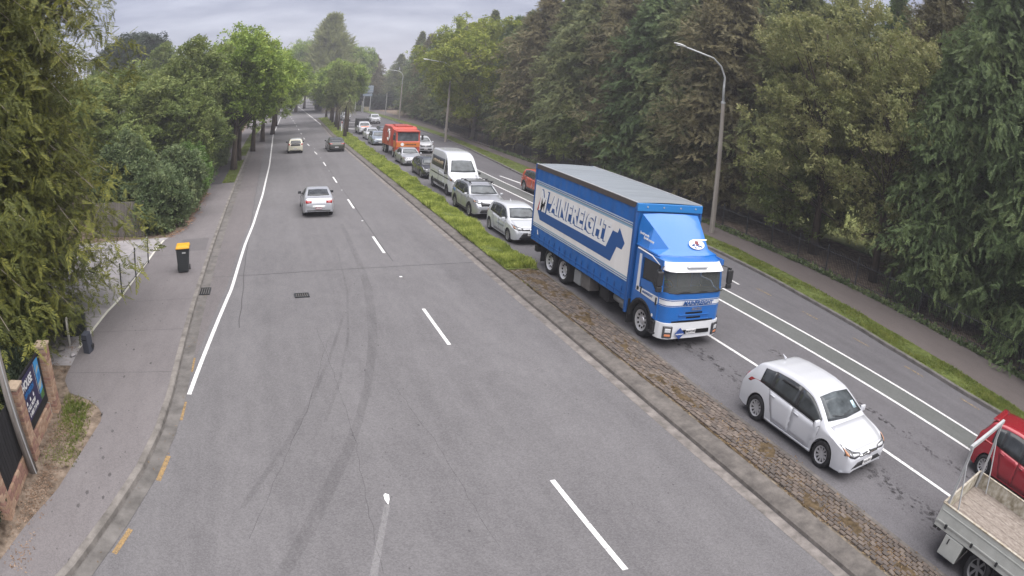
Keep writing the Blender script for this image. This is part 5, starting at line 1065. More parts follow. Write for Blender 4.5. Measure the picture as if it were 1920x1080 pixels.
# windscreen with frame, visor, roof
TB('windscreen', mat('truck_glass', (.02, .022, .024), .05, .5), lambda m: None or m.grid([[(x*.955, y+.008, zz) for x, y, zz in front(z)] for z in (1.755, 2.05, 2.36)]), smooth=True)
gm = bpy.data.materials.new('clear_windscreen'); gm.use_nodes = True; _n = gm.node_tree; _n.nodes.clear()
_d = _n.nodes.new('ShaderNodeBsdfDiffuse'); _d.inputs[0].default_value = (.42, .45, .44, 1); _x = _n.nodes.new('ShaderNodeMixShader'); _x.inputs[0].default_value = .15; _o = _n.nodes.new('ShaderNodeOutputMaterial'); _t = _n.nodes.new('ShaderNodeBsdfTransparent'); _t.inputs[0].default_value = (.62, .66, .64, 1); _g = _n.nodes.new('ShaderNodeBsdfGlossy'); _g.inputs['Roughness'].default_value = .03  # diffuse share paints a grey sky reflection over the clear glass
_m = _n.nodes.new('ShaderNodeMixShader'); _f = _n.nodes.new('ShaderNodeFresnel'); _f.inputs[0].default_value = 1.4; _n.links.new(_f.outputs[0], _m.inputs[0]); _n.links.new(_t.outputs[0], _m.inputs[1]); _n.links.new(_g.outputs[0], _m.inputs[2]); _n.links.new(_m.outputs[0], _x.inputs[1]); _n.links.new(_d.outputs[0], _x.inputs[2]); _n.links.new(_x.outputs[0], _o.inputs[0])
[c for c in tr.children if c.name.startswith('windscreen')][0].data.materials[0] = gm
TB('screen_seal', BLACKP, lambda m: (m.tube([(x*.965, y-.004, z) for x, y, z in front(1.75)], .028, 6), m.tube([(x*.965, y-.004, z) for x, y, z in front(2.37)], .022, 6)))
for sx in (-1, 1): TB('pillar', BLUE, lambda m: m.tube([(sx*(H2-.03), .30+.08, 1.72), (sx*(H2-.035), .33+.16, 2.45)], .055, 8))
for x0 in (-.75, -.1, .5): TB('wiper', BLACKP, lambda m: m.tube([(x0, .068, 1.74), (x0+.30, .06, 1.80), (x0+.48, .075, 1.775)], .012, 5))
TB('visor', TW, lambda m: m.grid([[(x*1.0, y+(-.10 if k == 0 else (.03 if k == 1 else .16)), z) for x, y, z in front(2.36)] if k == 0 else [(x*.99, y+(.0 if k == 1 else .12), z) for x, y, z in front(2.47 if k == 1 else 2.58)] for k in range(3)]), smooth=True)
TB('visor_scoop', TW, lambda m: m.box((-.05, .17, 2.53), (.80, .16, .12), taper=(.85, .6)), bevel=.04)
TB('cab_roof', BLUE, lambda m: m.grid([[(x*.985, y+.12, z) for x, y, z in front(2.58)], [(x*.95, y+.32, 2.66) for x, y, z in front(2.58)], [(x, 1.05, 2.66) for x in np.linspace(-H2*.94, H2*.94, 9)], [(x, 1.86, 2.62) for x in np.linspace(-H2, H2, 9)]]), smooth=True)
TB('cab_back', BLUE, lambda m: m.box((0, 1.86, 1.85), (2*H2, .05, 1.52)))
TB('cab_floor', CH, lambda m: m.box((0, 1.1, 1.02), (2*H2-.1, 1.5, .06)))
for sx in (-1, 1):
    # side: frame pieces round the window opening, door below
    TB('side_panel', BLUE, lambda m: (m.box((sx*H2, 1.66, 1.90), (.05, .42, 1.44)), m.box((sx*H2, .95, 2.54), (.05, 1.10, .18))), bevel=.01)
    door = TB('cab_door', BLUE, lambda m: m.prism([(.42, 1.06), (.62, 1.06), (.72, 1.30), (.95, 1.52), (1.44, 1.55), (1.44, 1.80), (.88, 1.83), (.70, 1.70), (.42, 1.66)], sx*(H2-.02), sx*(H2+.022), 'x'))
    TB('shut_line', DARKGAP, lambda m: m.box((sx*(H2+.026), 1.452, 1.98), (.006, .014, .90)))
    TB('door_window', mat('cab_window', (.02, .022, .024), .06, .45), lambda m: m.prism([(.44, 1.68), (.70, 1.72), (.88, 1.85), (1.40, 1.83), (1.40, 2.44), (.60, 2.44)], sx*(H2-.004), sx*(H2+.004), 'x'))
    TB('white_stripe', TW, lambda m: (m.prism([(1.50, 1.42), (1.66, 1.38), (1.66, 2.50), (1.54, 2.50)], sx*(H2+.026), sx*(H2+.031), 'x'), m.prism([(.42, 1.34), (1.62, 1.38), (1.62, 1.52), (.42, 1.55)], sx*(H2+.026), sx*(H2+.031), 'x')))
    lettering('MAINFREIGHT', .10, BLUE_L, frame((sx*(H2+.034), 1.0, 1.455+tz(1)), (0, sx, 0), (0, 0, 1)), tr, 'lettering', shear=.25, bold=.003, sx=.9)
    TB('door_handle', BLACKP, lambda m: m.box((sx*(H2+.04), 1.36, 1.47), (.03, .05, .20)), bevel=.01)
    TB('grab_handle', BLACKP, lambda m: m.box((sx*(H2+.04), .50, 1.40), (.03, .06, .22)), bevel=.01)
    TB('rain_channel', LOGO_W, lambda m: m.tube([(sx*(H2+.01), .55, 2.46), (sx*(H2+.02), 1.0, 2.60), (sx*(H2+.02), 1.80, 2.63)], .022, 6))
    n = 13; an = [PI*k/(n-1) for k in range(n)]
    TB('wheel_arch', CH, lambda m: m.grid([[(sx*(H2-.28), 1.25+R*math.cos(a), .52+R*math.sin(a)), (sx*(H2+.03), 1.25+R*math.cos(a), .52+R*math.sin(a)), (sx*(H2+.035), 1.25+(R+.10)*math.cos(a), .52+(R+.10)*math.sin(a)), (sx*(H2+.0), 1.25+(R+.11)*math.cos(a), .52+(R+.11)*math.sin(a))] for a in an for R in (.60,)]), smooth=True)
    TB('lower_side', BLUE, lambda m: m.prism([(.40, .86)] + [(1.25+.71*math.cos(a), .52+.71*math.sin(a)) for a in an[::-1] if 1.25+.71*math.cos(a) > .42 and .52+.71*math.sin(a) > .86] + [(1.88, .95), (1.88, 1.36), (.42, 1.34)], sx*(H2-.03), sx*(H2+.02), 'x'))
    TB('step', CH, lambda m: (m.box((sx*(H2-.05), .52, .48), (.34, .30, .05)), m.box((sx*(H2-.05), .45, .66), (.30, .10, .36))), bevel=.012)
    TB('mirror_arm', BLACKP, lambda m: (m.tube([(sx*(H2-.02), .40, 2.46), (sx*(H2+.20), .22, 2.42), (sx*(H2+.22), .20, 1.86), (sx*(H2+.0), .36, 1.76)], .018, 6)))
    mo = TB('mirror', BLACKP, lambda m: m.box((sx*(H2+.20), .22, 2.16), (.22, .10, .42)), bevel=.035); MB().box((sx*(H2+.20), .275, 2.16), (.18, .012, .37)).build('mirror_glass', GLASS, mo)
    TB('mirror', BLACKP, lambda m: m.box((sx*(H2+.20), .22, 1.86), (.20, .10, .16)), bevel=.03)
    TB('decal', LOGO_W, lambda m: m.lathe([(.001, sx*.026), (.05, sx*.026)], 10, 'x', (sx*H2, .62, .95)))
TB('mud_guard', CH, lambda m: m.box((-H2+.1, 1.93, .62), (.34, .03, .75)))
# wind deflector on the roof
DF = [(-1.04, 1.93, 3.60), (1.04, 1.93, 3.60), (.95, .86, 2.74), (-.62, .86, 2.74)]
def defl(m):
    top = [(-1.06, 1.92, 3.62), (-.5, 1.86, 3.66), (.5, 1.86, 3.66), (1.06, 1.92, 3.62)]; mid = [(-.92, 1.45, 3.30), (-.5, 1.30, 3.32), (.5, 1.30, 3.32), (.94, 1.45, 3.30)]
    low = [(-.66, .92, 2.82), (-.4, .84, 2.82), (.5, .84, 2.82), (.86, .92, 2.82)]; ft = [(-.60, .70, 2.68), (-.4, .66, 2.68), (.5, .66, 2.68), (.84, .72, 2.68)]
    m.grid([ft, low, mid, top])
    for sx, k in ((-1, 0), (1, 3)):
        b = [(sx*1.10, .80, 2.66), (sx*1.13, 1.3, 2.70), (sx*1.14, 1.92, 2.70)]
        P = [ft[k], low[k], mid[k], top[k]]; m.add(P + [(sx*1.14, 1.93, 3.2)] + b[::-1], [(0, 1, 7), (1, 6, 7), (1, 2, 6), (2, 5, 6), (2, 4, 5), (2, 3, 4)] if sx < 0 else [(7, 1, 0), (7, 6, 1), (6, 2, 1), (6, 5, 2), (5, 4, 2), (4, 3, 2)])
TB('deflector', mat('deflector_blue', (.015, .145, .46), .32, .5, coat=.4), defl, auto=25)
TB('deflector_edge', BLUE, lambda m: m.tube([(-1.13, 1.93, 2.70), (-1.13, 1.3, 2.69), (-1.10, .80, 2.66), (-.5, .62, 2.66), (.5, .62, 2.66), (1.10, .8, 2.66), (1.13, 1.93, 2.70)], .035, 6))
# slogan on the deflector's side, and the emblem on its face
for tx, y, z in (('Special people', 1.62, 3.03), ('Special company', 1.36, 2.92)):
    o = lettering(tx, .105, LOGO_W, frame((-1.118, y, z), (0, -1, -.04), (0, .0, 1)), tr, 'lettering', shear=.35, extrude=.003, sx=.82, bold=.003)
o = lettering('0', .01, LOGO_W, Matrix.Identity(4), tr, 'emblem'); o.data.clear_geometry()
nrm = Vector((0, -.46, .40)).normalized(); ux = Vector((1, 0, 0)); uy = Vector((0, .40, .46)).normalized(); ec = Vector((.38, .93, 2.955+tz(.9)))
mb = MB(); rings = []
for rr in (1.0, .0001): rings.append([tuple(ec + ux*.30*rr*math.cos(a) + uy*.17*rr*math.sin(a) + nrm*.012) for a in np.linspace(0, 2*PI, 25)])
mb.grid(rings); 
for k in range(24): a = 2*PI*k/24; p = ec + nrm*.012; 
mb.add([tuple(ec+ux*a+uy*b+nrm*.014) for a, b in ((.1, .10), (.46, .14), (.46, .17), (.1, .17))], [(0, 1, 2, 3)])
me = mb.mesh('emblem', LOGO_W); o.data = me
mb = MB()
r2_ = random.Random(3)
for k in range(15):
    a, b = r2_.uniform(-.2, .2), r2_.uniform(-.12, .0); q = r2_.uniform(.02, .045); mb.add([tuple(ec+ux*(a+c*q)+uy*(b+d_*q*.7)+nrm*.016) for c, d_ in ((-1, -.6), (1, -1), (.7, .8), (-.8, 1))], [(0, 1, 2, 3)])
mb.build('emblem_detail', BLUE_L, tr)
mb = MB(); mb.add([tuple(ec+ux*a+uy*b+nrm*.0175) for a, b in ((-.08, .02), (.06, -.04), (.09, .10), (-.03, .12))], [(0, 1, 2, 3)]); mb.build('emblem_detail', mat('emblem_maroon', (.18, .04, .05), .5), tr)
# cab interior
SEAT = mat('seat_cloth', (.12, .122, .13), .9)
TB('dashboard', BLACKP, lambda m: m.box((0, .55, 1.62), (2*H2-.2, .40, .22)), bevel=.05)
for sx in (-.62, .55):
    TB('seat', SEAT, lambda m: (m.box((sx, 1.25, 1.28), (.52, .50, .16)), m.box((sx, 1.56, 1.70), (.50, .14, .80), rx=-.12), m.box((sx, 1.62, 2.16), (.28, .10, .2))), bevel=.04)
TB('steering_wheel', BLACKP, lambda m: m.tube([(-.62+.21*math.cos(a), .80+.05*math.sin(a), 1.74+.17*math.sin(a)) for a in np.linspace(0, 2*PI, 17)], .016, 6))
# ---- people: skinned skeletons
SKIN = mat('skin', (.34, .20, .14), .55, .3); HAIR = mat('hair_dark', (.02, .015, .012), .7)
def skin_body(name, joints, bones, m, parent=None, sub=2):
    me = bpy.data.meshes.new(name); me.from_pydata([j[:3] for j in joints], bones, []); o = bpy.data.objects.new(name, me); C.objects.link(o)
    s = o.modifiers.new('skin', 'SKIN'); me.skin_vertices.new() if not me.skin_vertices else None
    for i, j in enumerate(joints): v = me.skin_vertices[0].data[i]; v.radius = (j[3], j[4] if len(j) > 4 else j[3]); v.use_root = (i == 0)
    d_ = o.modifiers.new('sub', 'SUBSURF'); d_.levels = sub; d_.render_levels = sub
    dg = bpy.context.evaluated_depsgraph_get(); me2 = bpy.data.meshes.new_from_object(o.evaluated_get(dg)); o.modifiers.clear(); o.data = me2; bpy.data.meshes.remove(me)
    me2.materials.clear(); me2.materials.append(m); me2.polygons.foreach_set('use_smooth', [True]*len(me2.polygons)); o.parent = parent; return o
def driver(label, x, y, z, vest):
    t = thing('person', label, 'person', (x, y, z))
    J = [(0, 0, 0, .15, .12), (0, .03, .18, .14, .11), (0, .05, .36, .17, .11), (0, .04, .49, .10, .08), (0, .02, .56, .055), (0, .0, .63, .07, .075), (0, -.01, .72, .08, .095), (0, 0, .80, .06, .07),
         (-.18, .03, .46, .065), (-.25, -.10, .26, .05), (-.20, -.36, .26, .04), (-.19, -.43, .27, .035), (.18, .03, .46, .065), (.25, -.10, .26, .05), (.20, -.36, .26, .04), (.19, -.43, .27, .035),
         (-.11, -.12, 0, .095), (-.13, -.45, .02, .07), (-.13, -.52, -.36, .05), (-.13, -.64, -.40, .045), (.11, -.12, 0, .095), (.13, -.45, .02, .07), (.13, -.52, -.36, .05), (.13, -.64, -.40, .045)]
    Bn = [(0, 1), (1, 2), (2, 3), (3, 4), (4, 5), (5, 6), (6, 7), (2, 8), (8, 9), (9, 10), (10, 11), (2, 12), (12, 13), (13, 14), (14, 15), (0, 16), (16, 17), (17, 18), (18, 19), (0, 20), (20, 21), (21, 22), (22, 23)]
    body = skin_body('body', J, Bn, SKIN, t)
    cl = MB()     # vest: a shell over the torso
    rows = [[((rx)*math.cos(a), .035+(ry)*math.sin(a), zz) for a in np.linspace(0, 2*PI, 15)] for zz, rx, ry in ((-.02, .175, .145), (.15, .165, .135), (.32, .195, .14), (.45, .185, .125), (.52, .11, .09))]
    cl.grid(rows); cl.build('vest', vest, t, True)
    for sx in (-1, 1):
        sl_ = MB(); sl_.tube([(sx*.17, .03, .47), (sx*.215, -.04, .37), (sx*.25, -.10, .27)], [.085, .075, .068], 9); sl_.build('sleeve', vest, t, True)
        for k in range(5):      # fingers closing round the wheel
            f = MB(); x0 = sx*(.165+.0) + (k-2)*.0; zz = .235+.017*k; f.tube([(sx*.19, -.44, zz), (sx*.185, -.485, zz+.004), (sx*.17, -.50, zz-.004), (sx*.16, -.485, zz-.012)] if k < 4 else [(sx*.175, -.43, .31), (sx*.155, -.455, .325), (sx*.15, -.475, .32)], [.010, .010, .009, .007] if k < 4 else [.011, .010, .008], 6); f.build('finger', SKIN, t, True)
    hr = MB(); hr.lathe([(.083, .66), (.098, .72), (.097, .78), (.072, .84), (.001, .865)], 14, 'z', (0, .018, 0)); hr.build('hair', HAIR, t, True)
    nz_ = MB(); nz_.tube([(0, -.085, .735), (0, -.112, .70), (0, -.095, .69)], [.010, .017, .012], 6); nz_.build('nose', SKIN, t, True)
    for sx in (-1, 1):
        MB().lathe([(.001, -.012), (.012, -.006), (.012, .004), (.001, .010)], 8, 'y', (sx*.032, -.090, .735)).build('eye', INK, t); MB().lathe([(.001, -.012), (.02, -.008), (.022, .008), (.001, .012)], 8, 'x', (sx*.088, .01, .715)).build('ear', SKIN, t, True)
    MB().box((0, -.093, .662), (.045, .012, .010)).build('mouth', mat('lips', (.25, .10, .08), .6), t); return t
driver('truck driver in a green high visibility vest behind the windscreen', TX-.62, TY+1.34, 1.385-.03, mat('hi_vis_green', (.14, .42, .12), .7))
HAZE = .0011
# ------------------------------------------------------------------ flatbed truck, rubbish truck
PALEP = mat('tray_paint_grey_white', (.44, .45, .42), .5, .4, var=.10, scale=3)
RUSTY = mat('rusty_edge', (.42, .33, .22), .8, .2, var=.45, scale=7, col2=(.45, .43, .38))
DECKM = mat('worn_deck', (.19, .155, .13), .9, .15, var=.25, scale=14, col2=(.285, .25, .22), detail=8.0, stretch=(1, .4, 1))
INNER = mat('scuffed_inner_board', (.30, .25, .16), .8, .2, var=.4, scale=6, col2=(.50, .47, .40))
fb = thing('flatbed_truck', 'pale flatbed truck with a worn empty tray and a rear goalpost rack', 'truck', (11.47, 3.30, 0))
def FB(name, m, fn, parent=fb, **k): mb = MB(); fn(mb); return mb.build(name, m, parent, **k)
# local: rear edge at y = 0, front towards -Y
TL, HWd, DZ = 4.3, 1.05, .84
FB('deck', DECKM, lambda m: m.box((0, -TL/2, DZ-.02), (2*HWd-.06, TL-.06, .06)))
for i in range(6): FB('deck_board', DECKM, lambda m: m.box((-HWd+.19+i*.345, -TL/2, DZ+.016), (.335, TL-.10, .012)))
for sx in (-1, 1):
    sb = FB('side_board', PALEP, lambda m: (m.box((sx*(HWd-.0), -TL/2, DZ+.14), (.035, TL, .40)), m.box((sx*(HWd+.022), -TL/2, DZ-.02), (.012, TL-.1, .03)), m.box((sx*(HWd+.022), -TL/2, DZ+.22), (.012, TL-.1, .03))), bevel=.006)
    FB('board_lining', INNER, lambda m: m.box((sx*(HWd-.022), -TL/2, DZ+.17), (.008, TL-.06, .32)), sb)
    FB('board_edge', RUSTY, lambda m: m.box((sx*HWd, -TL/2, DZ+.348), (.055, TL+.02, .025)), sb)
    for i in range(5): FB('hinge', STEEL_D, lambda m: m.box((sx*(HWd+.03), -.35-i*.9, DZ-.05), (.025, .07, .09)), sb)
for y in (0, -TL):
    tb = FB('tail_board', PALEP, lambda m: m.box((0, y, DZ+.14), (2*HWd-.04, .035, .40)), bevel=.006)
    FB('board_lining', INNER, lambda m: m.box((0, y-.022 if y == 0 else y+.022, DZ+.17), (2*HWd-.10, .008, .32)), tb); FB('board_edge', RUSTY, lambda m: m.box((0, y, DZ+.348), (2*HWd-.02, .055, .025)), tb)
FB('tray_frame', PALEP, lambda m: (m.box((-HWd+.04, -TL/2, DZ-.11), (.07, TL, .12)), m.box((HWd-.04, -TL/2, DZ-.11), (.07, TL, .12)), m.box((0, -.03, DZ-.11), (2*HWd-.16, .07, .12))))
for sx in (-.4, .4): FB('chassis_rail', CH, lambda m: m.box((sx, -TL/2-.4, DZ-.27), (.09, TL+1.0, .20)))
rk = FB('goalpost_rack', GALV, lambda m: (m.box((-HWd+.08, -.10, DZ+.80), (.06, .06, 1.56)), m.box((HWd-.08, -.10, DZ+.80), (.06, .06, 1.56)), m.box((0, -.10, DZ+1.60), (2*HWd+.10, .075, .075))))
for sx in (-1, 1): FB('brace', GALV, lambda m: m.tube([(sx*(HWd-.08), -.12, DZ+1.2), (sx*(HWd-.14), -.5, DZ+.05)], .02, 6), rk)
FB('tool_box', PALEP, lambda m: m.box((-HWd+.22, -.75, DZ-.42), (.42, .62, .46)), bevel=.02); FB('latch', BLACKP, lambda m: m.box((-HWd+.0, -.60, DZ-.30), (.02, .03, .12)))
for y in (-.06, -.2): FB('tail_lamp', BLACKP, lambda m: m.box((-HWd+.08, y+.02, DZ-.20), (.14, .10, .08)), bevel=.01)
FB('mud_guard', CH, lambda m: m.grid([[(sx_, -1.72+.52*math.cos(a), .42+.50*math.sin(a)) for sx_ in (-HWd+.02, -HWd+.36)] for a in np.linspace(.3, PI-.1, 12)]), smooth=True)
FB('mud_flap', CONC_D, lambda m: m.box((-HWd+.2, -1.14, .42), (.36, .02, .42), rx=.35))
for y in (-1.72, -4.6):
    for sx in (-1, 1): add_wheel(fb, sx*(HWd-.20), y, .40, .34 if y > -3 else .22, mat('wheel_steel_grey', (.16, .16, .165), .5, .4, metal=.4), spokes=6, steel=True)
cabm = FB('cab', P_WHITE, lambda m: (m.box((0, -TL-.95, 1.25), (1.85, 1.55, 1.0)), m.box((0, -TL-.90, 2.0), (1.72, 1.35, .62), taper=(.92, .86))), bevel=.08)
for sx in (-1, 1): FB('door_window', GLASS, lambda m: m.box((sx*.845, -TL-.9, 1.98), (.03, .9, .42), ry=-sx*.08), cabm)
FB('rear_window', GLASS, lambda m: m.box((0, -TL-.235, 1.98), (1.2, .02, .36)), cabm)
# orange rubbish truck
OR = mat('rubbish_truck_red', (.42, .055, .03), .4, .45, coat=.2, var=.10, scale=1.5); OR2 = mat('rubbish_truck_orange', (.55, .17, .03), .4, .45)
rb = thing('rubbish_truck', 'orange and red rubbish truck waiting beside the pale suv', 'truck', (13.02, 59.95, 0))
def RB(name, m, fn, **k): mb = MB(); fn(mb); return mb.build(name, m, rb, **k)
RB('cab', OR, lambda m: m.prism([(.0, .55), (.0, 1.55), (.10, 1.62), (.26, 2.62), (1.7, 2.68), (1.7, .55)], -1.15, 1.15, 'x'), bevel=.07)
RB('windscreen', GLASS_L, lambda m: m.add([(-1.0, .085, 1.66), (1.0, .085, 1.66), (.98, .215, 2.45), (-.98, .215, 2.45)], [(0, 1, 2, 3)]))
RB('front_band', OR2, lambda m: m.box((0, -.012, 1.32), (2.2, .02, .42))); [RB('lettering', INK, lambda m: m.box((-.2+k*.13, -.026, 1.33), (.085, .01, .10+.03*(k % 2)))) for k in range(8)]
RB('badge', LOGO_W, lambda m: m.lathe([(.001, -.03), (.16, -.03)], 12, 'y', (-.55, 0, 1.34)))
RB('visor', OR, lambda m: m.box((0, .10, 2.58), (2.2, .35, .10)), bevel=.03)
RB('bumper', OR, lambda m: m.box((0, .02, .62), (2.25, .14, .36)), bevel=.03); RB('grille', BLACKP, lambda m: m.box((0, -.008, .93), (1.7, .02, .22)))
for sx in (-1, 1):
    RB('headlight', LENS, lambda m: m.box((sx*.88, -.055, .64), (.28, .02, .16)), bevel=.01)
    RB('door_window', GLASS, lambda m: m.prism([(.35, 1.7), (1.25, 1.7), (1.25, 2.4), (.45, 2.4)], sx*1.146, sx*1.160, 'x')); RB('mirror', BLACKP, lambda m: m.box((sx*1.36, .12, 2.0), (.2, .1, .5)), bevel=.03)
    RB('door', OR2, lambda m: m.prism([(.2, 1.05), (1.3, 1.05), (1.3, 1.6), (.2, 1.6)], sx*1.146, sx*1.156, 'x'))
RB('body', OR, lambda m: (m.prism([(1.85, .95), (1.85, 2.75), (2.3, 2.9), (6.4, 2.9), (7.3, 2.4), (7.6, 1.3), (7.3, .8)], -1.22, 1.22, 'x')), bevel=.08)
RB('hopper_lid', mat('rubbish_truck_dark', (.30, .05, .04), .5), lambda m: (m.box((0, 2.7, 2.93), (1.7, .9, .12)), m.box((0, 4.4, 2.95), (1.2, 1.2, .10))), bevel=.03)
ring = RB('emblem', LOGO_W, lambda m: m.tube([(-1.235, 3.6+.5*math.cos(a), 2.0+.55*math.sin(a)) for a in np.linspace(.6, 5.6, 17)], .09, 6))
for i in range(5): RB('body_rib', OR, lambda m: m.box((-1.235, 2.2+i*1.0, 1.75), (.05, .08, 1.5)))
RB('chassis', CH, lambda m: m.box((0, 3.8, .75), (.9, 7, .3)))
for y in (1.2, 5.6, 6.8):
    for sx in (-1, 1): add_wheel(rb, sx*1.02, y, .48, .32, RIMT, spokes=8, steel=True)
# ------------------------------------------------------------------ street furniture
def lamp_post(label, x, y, h, arm, dirx):
    t = thing('street_lamp', label, 'street lamp', (x, y, .13))
    mb = MB(); mb.tube([(0, 0, -.13), (0, 0, 3.5), (0, 0, h)], [.17, .145, .115], 8); mb.build('pole', mat('pole_concrete', (.26, .235, .21), .8, .2, var=.25, scale=2, stretch=(3, 3, .3)), t)
    mb = MB(); mb.tube([(0, 0, h-.1), (0, 0, h+.9), (-.04*dirx, 0, h+1.5), (dirx*.28, 0, h+2.12), (dirx*.9, 0, h+2.52), (dirx*arm, 0, h+2.78)], [.085, .075, .065, .06, .055, .05], 10); mb.build('arm', GALV, t, True)
    mb = MB(); mb.tube([(0, 0, h-.12), (0, 0, h+.02)], [.14, .14], 10); mb.build('collar', GALV, t)
    l = MB(); l.lathe([(.001, -.42), (.07, -.40), (.13, -.2), (.15, .1), (.10, .36), (.05, .45)], 12, 'x', (dirx*(arm+.38), 0, 0)); l.v = [(a, b*.95, h+2.80+c*(.55 if c > 0 else .35)+.10*(a*dirx-arm)) for a, b, c in l.v]
    lo = l.build('lamp_head', mat('lamp_head_grey', (.52, .53, .53), .4), t, True); b = MB(); b.box((dirx*(arm+.36), 0, h+2.78), (.5, .2, .05)); b.build('lens', LENS, lo, bevel=.02); return t
lamp_post('tall curved arm street lamp behind the cab of the blue truck', 23.85, 29.1, 7.75, 2.95, -1)
lamp_post('grey street lamp standing in front of the lime green tree', 21.75, 78.6, 7.6, 2.95, -1)
lamp_post('farther street lamp on the grass verge near the white ute', 25.6, 128, 7.6, 2.95, -1)
# park fence: panels of palings between posts
IRON = mat('fence_iron', (.030, .031, .034), .55, .4)
fen = thing('park_fence', 'long black iron paling fence between the footpath and the park trees', 'fence', (25.5, 0, .1))
pal = MB(); pal.box((0, 0, .70), (.018, .018, 1.22)); pal.add([(-.009, -.009, 1.31), (.009, -.009, 1.31), (.009, .009, 1.31), (-.009, .009, 1.31), (0, 0, 1.40)], [(0, 1, 4), (1, 2, 4), (2, 3, 4), (3, 0, 4)]); pm = pal.mesh('paling', IRON)
pp = MB(); pp.box((0, 0, .70), (.065, .065, 1.5)); pp.lathe([(.001, 1.52), (.045, 1.49), (.045, 1.46), (.001, 1.44)], 8); ppm = pp.mesh('post', IRON)
far_f = MB(); npal = 0; ys_ = -3.0
while ys_ < 128:
    y1 = ys_+2.4; a, b = Vector((FN(ys_)-25.5, ys_, 0)), Vector((FN(y1)-25.5, y1, 0)); ang = math.atan2(b.y-a.y, b.x-a.x)
    o = bpy.data.objects.new('post', ppm); C.objects.link(o); o.parent = fen; o.location = a; o.rotation_euler = (0, 0, ang)
    for z in (.22, 1.18):
        m_ = MB(); m_.tube([a+Vector((0, 0, z)), b+Vector((0, 0, z))], .02, 4); m_.build('rail', IRON, fen)
    for k in range(1, 19):
        q = a.lerp(b, k/19)
        if ys_ > 1.5 and npal < 298:
            o = bpy.data.objects.new('paling', pm); C.objects.link(o); o.parent = fen; o.location = q; o.rotation_euler = (0, 0, ang); npal += 1
        else: far_f.tube([q+Vector((0, 0, .1)), q+Vector((0, 0, 1.38))], .011, 4)
    ys_ = y1
far_f.build('far_paling', IRON, fen, kind='stuff')
# brick pillars, board fence and hoarding on the near side
BRK = [mat('brick_tan', (.33, .215, .15), .85, .2, var=.22, scale=14), mat('brick_pale', (.39, .27, .195), .85, .2, var=.22, scale=14), mat('brick_rose', (.28, .165, .13), .85, .2, var=.25, scale=14)]
MORT = mat('mortar', (.36, .33, .29), .9)
bm_ = []
for m in BRK: q = MB(); q.box((0, 0, 0), (.23, .11, .076)); bm_.append(q.mesh('brick', m))
def pillar(x, y, h, label):
    t = thing('brick_pillar', label, 'pillar', (x, y, .11)); MB().box((0, 0, h/2), (.335, .335, h-.02)).build('core', MORT, t)
    n = int(h/.086)
    for c in range(n):
        for k in range(4):
            o = bpy.data.objects.new('brick', bm_[rnd.randrange(3)]); C.objects.link(o); o.parent = t; a = k*PI/2 + (0 if c % 2 else 0)
            sh = .061 if c % 2 == 0 else -.061; px, py = sh, -.122
            o.location = (px*math.cos(a)-py*math.sin(a), px*math.sin(a)+py*math.cos(a), .043+c*.086); o.rotation_euler = (0, 0, a)
    MB().box((0, 0, h+.025), (.42, .42, .06)).build('cap', mat('cap_stone', (.40, .31, .23), .85, var=.2), t, bevel=.012); return t
pillar(-6.42, 8.05, 1.66, 'brick pillar at the bottom of the view by the board fence')
pillar(-6.33, 10.28, 1.66, 'middle brick pillar between the board fence and the house sign')
pillar(-6.30, 12.48, 1.66, 'brick pillar at the driveway end of the house sign')
bw = thing('brick_base_wall', 'low tan brick wall running under the sign and the black boards', 'wall', (-6.36, 9.2, .11))
for (ya, yb) in ((8.25, 10.08), (10.48, 12.28)):
    MB().box((0, (ya+yb)/2-9.2, .16), (.10, yb-ya-.01, .30)).build('core', MORT, bw)
    for c in range(4):
        n = int((yb-ya)/.242)
        for k in range(n):
            o = bpy.data.objects.new('brick', bm_[rnd.randrange(3)]); C.objects.link(o); o.parent = bw; yy = ya-9.2+.125+k*.242+(.0 if c % 2 else .02)
            o.location = (.02, yy, .043+c*.086); o.rotation_euler = (0, 0, PI/2)
BOARD = mat('board_black', (.022, .022, .024), .7, .3, var=.3, scale=3, stretch=(4, 4, .4))
bf = thing('board_fence', 'black upright board fence between the two lower brick pillars', 'fence', (-6.36, 9.15, .11))
for k in range(13): MB().box((rnd.uniform(-.004, .004), -.86+k*.143, .96+rnd.uniform(-.01, .01)), (.022, .132, 1.20)).build('board', BOARD, bf)
for z in (.6, 1.35): MB().box((-.035, 0, z), (.04, 1.82, .07)).build('rail', BOARD, bf)
hs = thing('house_sign', 'dark blue house sign board with white words between brick pillars', 'sign', (-6.33, 11.38, .11))
MB().box((-.02, 0, 1.0), (.03, 1.76, 1.24)).build('backing', BOARD, hs)
MB().box((.0, 0, 1.62), (.05, 1.76, .05)).build('top_rail', BOARD, hs)
MB().box((.004, -.06, 1.08), (.012, 1.50, .96)).build('panel', mat('sign_navy', (.028, .024, .075), .4), hs)
SB = mat('sign_blue', (.02, .16, .42), .4)
def SP(name, m, pts, off, parent=hs): mb = MB(); mb.add([(.011+off, y, z) for y, z in pts], [tuple(range(len(pts)))]); return mb.build(name, m, parent)
SP('picture', mat('sign_sky', (.05, .28, .58), .4), [(.42, .70), (.69, .70), (.69, 1.56), (.36, 1.56)], .002)
SP('picture_detail', mat('sign_green', (.07, .16, .05), .5), [(.43, .62), (.69, .62), (.69, .82), (.43, .76)], .003)
SP('picture_detail', mat('sign_sand', (.38, .40, .36), .5), [(.42, .86), (.60, .88), (.69, 1.0), (.69, 1.1), (.50, 1.06), (.41, .98)], .003)
SP('picture_detail', SB, [(.46, 1.0), (.66, 1.06), (.64, 1.24), (.50, 1.22)], .0035); SP('picture_detail', mat('sign_sand', (.38, .40, .36)), [(.42, 1.24), (.64, 1.34), (.62, 1.42), (.44, 1.34)], .003)
